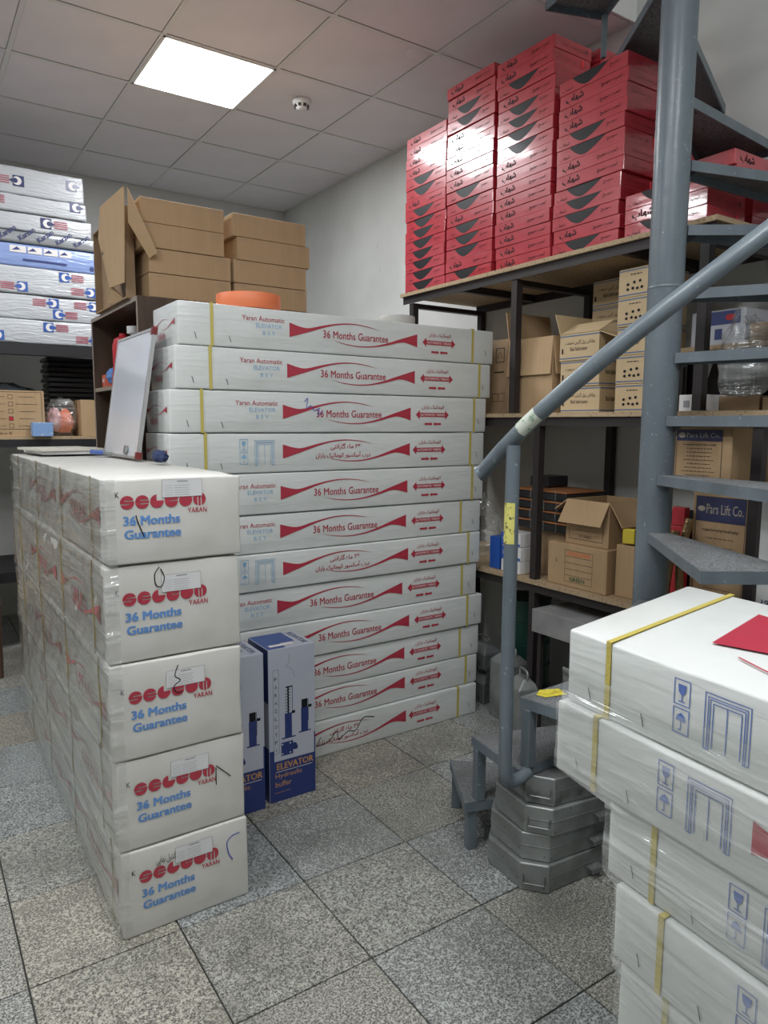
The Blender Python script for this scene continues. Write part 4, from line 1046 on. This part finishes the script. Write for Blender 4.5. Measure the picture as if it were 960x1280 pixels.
obj('edge_banding', ed, veneer_edge, un)
# things in the unit
t = carton('red_packet_box', 'orange-red small box on the middle shelf of the open unit', (UX + .03, UY + .86, 1.646), .30, .12, .070, mat('orange_red_card', (.62, .10, .05), .4, coat=.4), AI, tape=False)
p = Print(); p.rect(.06, .001, .066, .069).disc(.03, .04, .012, 10); p.put('print', label_paper, t, (0, 0, 0), U3, V3, .001)
t = thing('red_bottle', 'red upright bottle behind the top of the whiteboard', 'bottle', (UX + .07, UY + .535, 1.646))
obj('body', MB().lathe([(.05, 0), (.055, .01), (.055, .20), (.045, .235), (.02, .25), (.02, .262), (0, .262)], 24), red_cloth, t, smooth=True)
t = thing('white_bottle', 'white capped plastic bottle behind the top of the whiteboard', 'bottle', (UX + .09, UY + .40, 1.646))
obj('body', MB().lathe([(.033, 0), (.036, .01), (.036, .19), (.018, .24), (.018, .25)], 20), white_plastic, t, smooth=True)
obj('cap', MB().lathe([(.034, .25), (.036, .255), (.036, .285), (0, .288)], 20), white_plastic, t, smooth=True)
t = bag('blue_cloth', 'crumpled blue and white cloth behind the whiteboard edge', (UX + .05, UY + .66, 1.70), .04, 3.3, mat('blue_cloth', (.10, .22, .5), .7), cat='cloth')
# flat brown cartons, two columns of four
lbls = ['left', 'right']
for c in range(2):
    for i in range(4):
        W = .405 if c == 0 else .405
        x = UX + .048 + c * .400 + (.0 if c == 0 else .012) + rnd.uniform(-.004, .004) + (.018 if (c == 1 and i == 2) else 0) + (-.018 if (c == 0 and i >= 2) else .012 if c == 0 else 0)
        if c == 1: x = max(x, UX + .048 + .41)
        t = link('flat_carton', plain_box_mesh('flat_carton', .385, .50, .1045, card, .002), None, (x, UY + .005 + rnd.uniform(0, .008), UZ + .002 + i * .107), 0,
                 'flat kraft carton on the shelf unit, %s of the %s column' % (rank(i, 4), lbls[c]), 'box', 'flat kraft cartons on the shelf unit')
        p = Print(); p.line([(.02, .092), (.06, .094)], .0015).line([(.31, .09), (.36, .091)], .0015); p.put('printed_mark', grey_print, t, (0, 0, 0), U3, V3, .0008)
# big opened carton lying on its side, mouth towards the aisle
bc = thing('opened_carton', 'large kraft carton lying open on its side with hanging lid flaps', 'box', (UX - .02, UY + .10, UZ + .002))
bwid, bdep, bh = .055, .62, .40
b = MB().box(.02, 0, 0, .04, .003, .001)
sh = MB()
sh.box(.0, .0, 0, .042, .006, bh).box(0, .60, 0, .042, .606, bh).box(0, .006, 0, .042, .60, .006).box(0, .006, bh - .006, .042, .60, bh).box(.036, .006, .006, .042, .60, bh - .006)
obj('body', sh, card_dark, bc)
def slab3(P, th, m, name, parent):
    P = [Vector(p) for p in P]; n = (P[1] - P[0]).cross(P[2] - P[0]).normalized() * th
    k = len(P); obj(name, MB().add(P + [p + n for p in P], [tuple(range(k - 1, -1, -1)), tuple(range(k, 2 * k))] + [(q, (q + 1) % k, (q + 1) % k + k, q + k) for q in range(k)]), m, parent)
def wl(x, y, z): return (x - (UX - .02), y - (UY + .10), z - (UZ + .002))
slab3([wl(.868, 3.36, 2.075), wl(.862, 3.285, 2.462), wl(.862, 3.72, 2.480), wl(.866, 3.80, 2.35), wl(.868, 3.62, 2.09)], .005, card, 'flap', bc)
slab3([wl(.872, 3.283, 2.462), wl(.992, 3.28, 2.205), wl(.962, 3.30, 2.180), wl(.875, 3.30, 2.32)], .005, card, 'flap', bc)
slab3([wl(.875, 3.70, 2.03), wl(.925, 3.55, 2.025), wl(.875, 3.62, 2.10)], .005, card, 'flap', bc)
p = Print(); p.text('KE', .0, 0, .08, .05, .03); p.text('Solutions', 0, -.03, .10, -.012)
p.put('dark_lettering', mat('brown_ink', (.07, .05, .04), .6), bc, wl(.8655, 3.70, 2.26), (0, 0, 1), (0, 1, 0), .004)

# things on top of the tall white stack
t = thing('tape_roll', 'wide orange tape roll lying on top of the tall white stack', 'tape', (1.215, 2.81, 1.912))
obj('roll', MB().lathe([(.075, 0), (.128, 0), (.13, .003), (.13, .058), (.128, .061), (.075, .061), (.075, 0)], 48), orange_tape, t, smooth=True)
pl = MB(); pl.lathe([(.1302, .012), (.1305, .013), (.1305, .047), (.1302, .048)], 48)
obj('core', MB().lathe([(.069, .001), (.0745, .001), (.0745, .060), (.069, .060), (.069, .001)], 40), card, t, smooth=True)
t = thing('tape_roll', 'small grey tape roll lying at the right end of the tall white stack', 'tape', (1.99, 2.86, 1.912))
obj('roll', MB().lathe([(.04, 0), (.083, 0), (.085, .003), (.085, .047), (.083, .05), (.04, .05), (.04, 0)], 40), tape_core, t, smooth=True)

# ================================================================== WHITEBOARD, PAPERS, PLIERS on the left stack
wb = thing('whiteboard', 'small framed whiteboard leaning against the tall white stack', 'whiteboard', (.735, 2.765, 1.321))
Mw = Matrix.Rotation(R(9.2), 4, 'Y')
WL, WHH = .53, .50
obj('board', MB().box(0, .008, .008, .008, WL - .008, WHH - .008, M=Mw), wb_white, wb)
fr = MB().box(-.003, 0, 0, .011, WL, .010, M=Mw).box(-.003, 0, WHH - .010, .011, WL, WHH, M=Mw).box(-.003, 0, .010, .011, .010, WHH - .010, M=Mw).box(-.003, WL - .010, .010, .011, WL, WHH - .010, M=Mw)
obj('frame', fr, alu, wb)
for y, z in ((-.002, -.001), (-.002, WHH - .027)): obj('corner_cap', MB().box(-.006, y, z + .001, .014, y + .024, z + .028, M=Mw), mat('dark_red_plastic', (.16, .02, .02), .4), wb)
obj('magnet', MB().lathe([(.018, 0), (.018, .008), (0, .008)], 16, M=Mw @ Matrix.Translation((-.003, .16, .03)) @ Matrix.Rotation(R(-90), 4, 'Y')), tin, wb)
ZT = 1.3195
def paper(label, x, y, z, w_, d_, rz, m, th=.003):
    return obj('paper_sheaf', bx(0, 0, 0, w_, d_, th), m, label=label, cat='paper', loc=(x, y, z), rz=rz)
paper('lowest white paper folder on top of the left stack', .50, 3.38, ZT, .26, .36, R(4), label_paper, .012)
paper('pale red edged paper sheet between folders on the left stack', .505, 3.385, ZT + .0125, .25, .34, R(1), mat('pale_pink_paper', (.6, .42, .36), .6), .002)
paper('topmost cream paper folder, curled, on the left stack', .49, 3.36, ZT + .015, .27, .34, R(8), mat('cream_paper', (.62, .60, .52), .6), .010)
t = thing('pliers', 'blue handled pliers lying on top of the left stack', 'pliers', (.715, 3.18, ZT + .012), R(-75))
for s in (-1, 1):
    obj('handle', MB().tube(smooth_curve3([(-.02, s * .012 + .02, 0), (-.06, s * .035 + .03, .004), (-.10, s * .038 + .04, .008), (-.15, s * .030 + .05, .006)] if s > 0 else [(-.02, -.012 + .02, 0), (-.07, -.028 + .03, .0), (-.11, -.030 + .035, .0), (-.15, -.025 + .04, .0)]), .010, 10), blue_rubber, t, smooth=True)
obj('jaw', MB().prism([(-.025, .0), (.01, -.006), (.045, .010), (.045, .018), (.01, .034), (-.025, .03)], -.008, .008), tin, t, bevel=.002)
bag('blue_cloth', 'dark blue crumpled cloth behind the foot of the whiteboard', (.765, 2.58, ZT + .020), .035, 6.1, mat('navy_cloth', (.02, .035, .10), .8), cat='cloth', sq=(.6, 1.6, .6))

# ================================================================== BACK LEFT RACK WITH WHITE PACKS
LX0, LX1, LY = -1.7, 1.30, 5.0
lr = thing('storage_rack', 'black steel rack against the back wall at the left', 'rack', (LX0, LY, 0))
for x in (0, 1.0, 2.0, LX1 - LX0 - .04):
    for y in (.015, .62): obj('post', bx(x, y, 0, x + .04, y + .04, 1.93), steel_black, lr)
for z in (.50, 1.352, 1.925):
    obj('shelf_board', bx(0, .0, z, LX1 - LX0, .68, z + .018), particle if 1 < z < 1.9 else steel_black, lr)
    obj('front_rail', bx(0, .0, z - .05, LX1 - LX0, .010, z), steel_black, lr)
tops = [1.945, 2.095, 2.245, 2.410, 2.545, 2.622, 2.728, 2.832, 2.995]
names = ['white film-wrapped pack with scattered blue logos, lowest on the back rack', 'white film-wrapped pack with blue logos, second up on the back rack', 'white film-wrapped pack with blue logos under the pale blue pack',
         'pale blue printed pack in the middle of the back rack pile', 'silver film pack with diagonal dark lettering on the back rack', 'white pack with a single navy logo above the silver one', 'white pack with navy logos, second from the top on back rack', 'white pack with two facing navy logos, topmost on back rack']
rx = [1.205, 1.205, 1.19, 1.14, 1.135, 1.10, 1.072, 1.058]
silver = mat('silver_film', (.36, .38, .40), .25, metal=.5, bump=WR)
packw = mat('white_pack_film', (.50, .52, .545), .4, coat=.7, coatr=.15, bump=[((10, 10, 70), (0, R(18), 0), .6, 3, .8)])
def eye_logo(P, W2, u, v, s, flip=1):
    P.poly([(u, v), (u + s, v), (u + s, v + s), (u, v + s)])
    W2.disc(u + s / 2 + flip * s * .12, v + s / 2, s * .40, 18, h=.0004)
    P.disc(u + s / 2 + flip * s * .30, v + s / 2, s * .24, 14, h=.0008)
    P.poly([(u + s / 2 + flip * s * .45, v + s * .3), (u + s / 2 + flip * s * .85, v + s * .5), (u + s / 2 + flip * s * .45, v + s * .7)][::flip], h=.0009)
navy = mat('navy_logo_print', (.02, .03, .12), .4, coat=.5)
for i in range(8):
    m = packw if i not in (3, 4) else (mat('pale_blue_pack', (.24, .33, .62), .35, coat=.7, coatr=.15, bump=[((10, 10, 50), (0, R(18), 0), .4, 3, .8)]) if i == 3 else silver)
    H = tops[i + 1] - tops[i] - .003; L = 1.25
    me = wavy_box(L, .60, H, 90 + i, bev=.010, amp=.008, nx=20); me.materials.append(m)
    t = link('wrapped_pack', me, None, (rx[i] - L, LY + .005 + .01 * (i % 2), tops[i]), 0, names[i], 'pack', 'wrapped packs on the back rack')
    P = Print(); W2 = Print(); T = Print()
    if i == 3:
        W2.rect(L - .52, H * .60, L - .43, H * .90).rect(L - .42, H * .6, L - .34, H * .9).rect(L - .33, H * .6, L - .25, H * .9).rect(L - .24, H * .6, L - .17, H * .9)
        T.line([(L - .45, H * .3), (L - .2, H * .28)], .012); T.disc(L - .73, H * .32, .018); T.disc(L - .05, H * .22, .014)
        for k in range(4): T.poly([(L - .51 + k * .09, H * .68), (L - .46 + k * .09, H * .72), (L - .48 + k * .09, H * .85)], h=.0006)
        T.put('dark_print', dkblue_print, t, (0, 0, 0), U3, V3, .003)
    elif i == 4:
        v, f, a, b, c, d = text2d('Karzan', .03)
        for k in range(9):
            ca, sa = math.cos(R(38)), math.sin(R(38)); u0 = L - .98 + k * .105
            P.raw([(u0 + (x * ca - y * sa) * .040, .012 + (x * sa + y * ca) * .040) for x, y in v], f)
    else:
        s = .062 if i > 4 else .058
        us = {7: [(L - .60, -1), (L - .40, -1) , (L - .10, 1)], 6: [(L - .62, 1), (L - .10, 1)], 5: [(L - .73, 1), (L - .30, 1)]}.get(i, [(L - .70 + .16 * ((i * 2) % 3), -1), (L - .42 + .06 * i, 1), (L - .14, -1), (L - .95, 1)])
        for q, (u, fl) in enumerate(us):
            vv = H * .28 if (q + i) % 2 == 0 else H * .42
            if i in (0, 1, 2): vv = (.012, H - s - .012)[(q + i) % 2]
            eye_logo(P, W2, u, vv, s, fl)
            for k in range(4):
                if fl > 0 and u + s * 2.0 < L - .01: T.line([(u + s * 1.25, vv + s * (.2 + .2 * k)), (min(L - .012, u + s * 2.5), vv + s * (.2 + .2 * k))], .006)
                if fl < 0: T.line([(u - s * 1.6, vv + s * (.2 + .2 * k)), (u - s * .3, vv + s * (.2 + .2 * k))], .006)
        T.put('red_lettering', mat('faded_crimson_print', (.42, .10, .14), .5), t, (0, 0, 0), U3, V3, .003)
    P.put('logo', navy if i > 2 else mat('blue_logo_print', (.03, .10, .38), .4, coat=.5), t, (0, 0, 0), U3, V3, .003) if P.v else None
    if W2.v: W2.put('white_print', white_print, t, (0, 0, 0), U3, V3, .003)
# middle shelf of the back rack
Z2 = 1.3705
t = open_carton('carton', 'open kraft carton with printed check boxes on the back rack', -.02, LY + .03, Z2, .79, .42, .285, card, 0, [])
p = Print(); q = Print()
for k in range(5):
    v = .245 - k * .045
    for u in (.515, .56) if False else (.50, .585): p.frame(u, v - .012, u + .026, v + .014, .002)
    textlines(p, .62, .76, v, 1, .01, .008, k + 20); textlines(p, .535, .575, v, 1, .01, .006, k + 40)
for u in (.50, .585): q.rect(u + .002, .245 - .135 - .010, u + .024, .245 - .135 + .012)
p.line([(.35, .275), (.775, .275)], .0025).line([(.35, .045), (.775, .045)], .0025).line([(.775, .045), (.775, .275)], .0025); p.text('Made in IR', .50, .012, .60, .028)
p.put('printed_table', mat('brown_ink', (.07, .05, .04), .6), t, (0, 0, 0), U3, V3, .001); q.put('red_squares', red_cloth, t, (0, 0, 0), U3, V3, .0012)
bag('plastic_bag', 'dark crumpled plastic bag in the check-box carton', (.55, LY + .22, Z2 + .255), .12, 9.4, mat('dark_plastic_bag', (.04, .045, .05), .2, coat=.6), sq=(1.6, 1, .6))
t = carton('blue_product_box', 'small pale blue box in front of the check-box carton', (.69, LY + .01 - .0, Z2), .0, .0, .0, blue_box_m) if False else None
t = link('product_box', plain_box_mesh('product_box', .12, .06, .088, mat('pale_blue_card', (.22, .36, .62), .4, coat=.3, var=[((30, 30, 30), (.45, .5, .6), .6, .68)]), .002), None, (.685, LY - .045, Z2), R(3), 'small pale blue box in front of the check-box carton', 'box', None)
bag('plastic_bag', 'clear bag with pink foam and orange plastic between two cartons', (.885, LY + .14, Z2 + .112), .098, 4.4, bag_film, sq=(1, .8, 1.2))
bag('orange_ball', 'orange plastic part inside the clear bag', (.905, LY + .14, Z2 + .09), .062, 1.4, orange_cloth, cat='plastic part', sq=(.8, .7, 1.2))
bag('pink_foam', 'pale pink foam roll inside the clear bag', (.845, LY + .13, Z2 + .10), .055, 7.4, pink_foam, cat='foam', sq=(.7, .7, 1.4))
carton('carton', 'small plain kraft carton beside the open shelf unit', (.985, LY + .02, Z2), .13, .25, .235, card, 0)
dk = thing('black_tray_pile', 'tall pile of black trays deep on the back rack', 'tray pile', (.84, LY + .29, Z2))
for k in range(15): obj('tray', bx(.0 + .01 * (k % 2), .01 * (k % 3), .022 + k * .034, .34, .29, .022 + k * .034 + .026), black_plastic, dk, bevel=.004)
obj('base', bx(.02, .02, 0, .32, .28, .0215), black_plastic, dk)
# things low on that rack, dim
carton('carton', 'brown carton low on the back rack left of the white stack', (-.4, LY + .1, .519), .75, .4, .32, card_dark, 0)
carton('carton', 'brown carton on the floor under the back rack', (-.35, LY + .1, 0), .8, .4, .33, card_dark, 0)
bag('plastic_bag', 'white plastic bag heaped beside the chair at the left edge', (.33, LY - .12 + .2, .60), .09, 2.9, mat('white_bag', (.55, .56, .56), .4), sq=(1, .7, .9))

# ================================================================== WOODEN CHAIR at the left edge
ch = thing('wooden_chair', 'dark wooden chair with striped fabric seat at the left edge', 'chair', (-.05, 4.50, 0))
for x, y in ((.02, .02), (.44, .02)): obj('leg', MB().tube([(x, y, 0), (x, y, .43)], [.016, .022], 12), wood_dark, ch, smooth=True)
for x in (.03, .43): obj('leg', MB().tube(smooth_curve3([(x, .46, 0), (x, .43, .43), (x, .45, .7), (x + (.03 if x < .2 else -.03), .47, .93)]), [.018] * 16, 10), wood_dark, ch, smooth=True)
obj('seat_rail', MB().box(.0, .0, .39, .46, .02, .43).box(0, .02, .39, .02, .44, .43).box(.44, .02, .39, .46, .44, .43).box(0, .42, .39, .46, .44, .43), wood_dark, ch, bevel=.003)
stripe = bpy.data.materials.new('striped_fabric'); stripe.use_nodes = True
nt = stripe.node_tree; wv = nt.nodes.new('ShaderNodeTexWave'); wv.inputs['Scale'].default_value = 12; wv.inputs['Distortion'].default_value = 3
tcn = nt.nodes.new('ShaderNodeTexCoord'); nt.links.new(tcn.outputs['Object'], wv.inputs[0]); mx = nt.nodes.new('ShaderNodeMix'); mx.data_type = 'RGBA'
mx.inputs[6].default_value = (.10, .055, .03, 1); mx.inputs[7].default_value = (.38, .30, .2, 1); nt.links.new(wv.outputs['Fac'], mx.inputs[0]); nt.links.new(mx.outputs[2], nt.nodes['Principled BSDF'].inputs['Base Color'])
obj('seat', bx(.0, -.01, .4305, .46, .42, .475), stripe, ch, bevel=.012, seg=3)
obj('back_frame', MB().tube(smooth_curve3([(.03, .455, .75), (.045, .465, .88), (.10, .475, .955), (.23, .478, .97), (.36, .475, .955), (.415, .465, .88), (.43, .455, .75)]), .017, 10), wood_dark, ch, smooth=True)
for x in (.15, .23, .31): obj('slat', MB().tube([(x, .44, .44), (x, .475, .96)], .009, 8), wood_dark, ch, smooth=True)
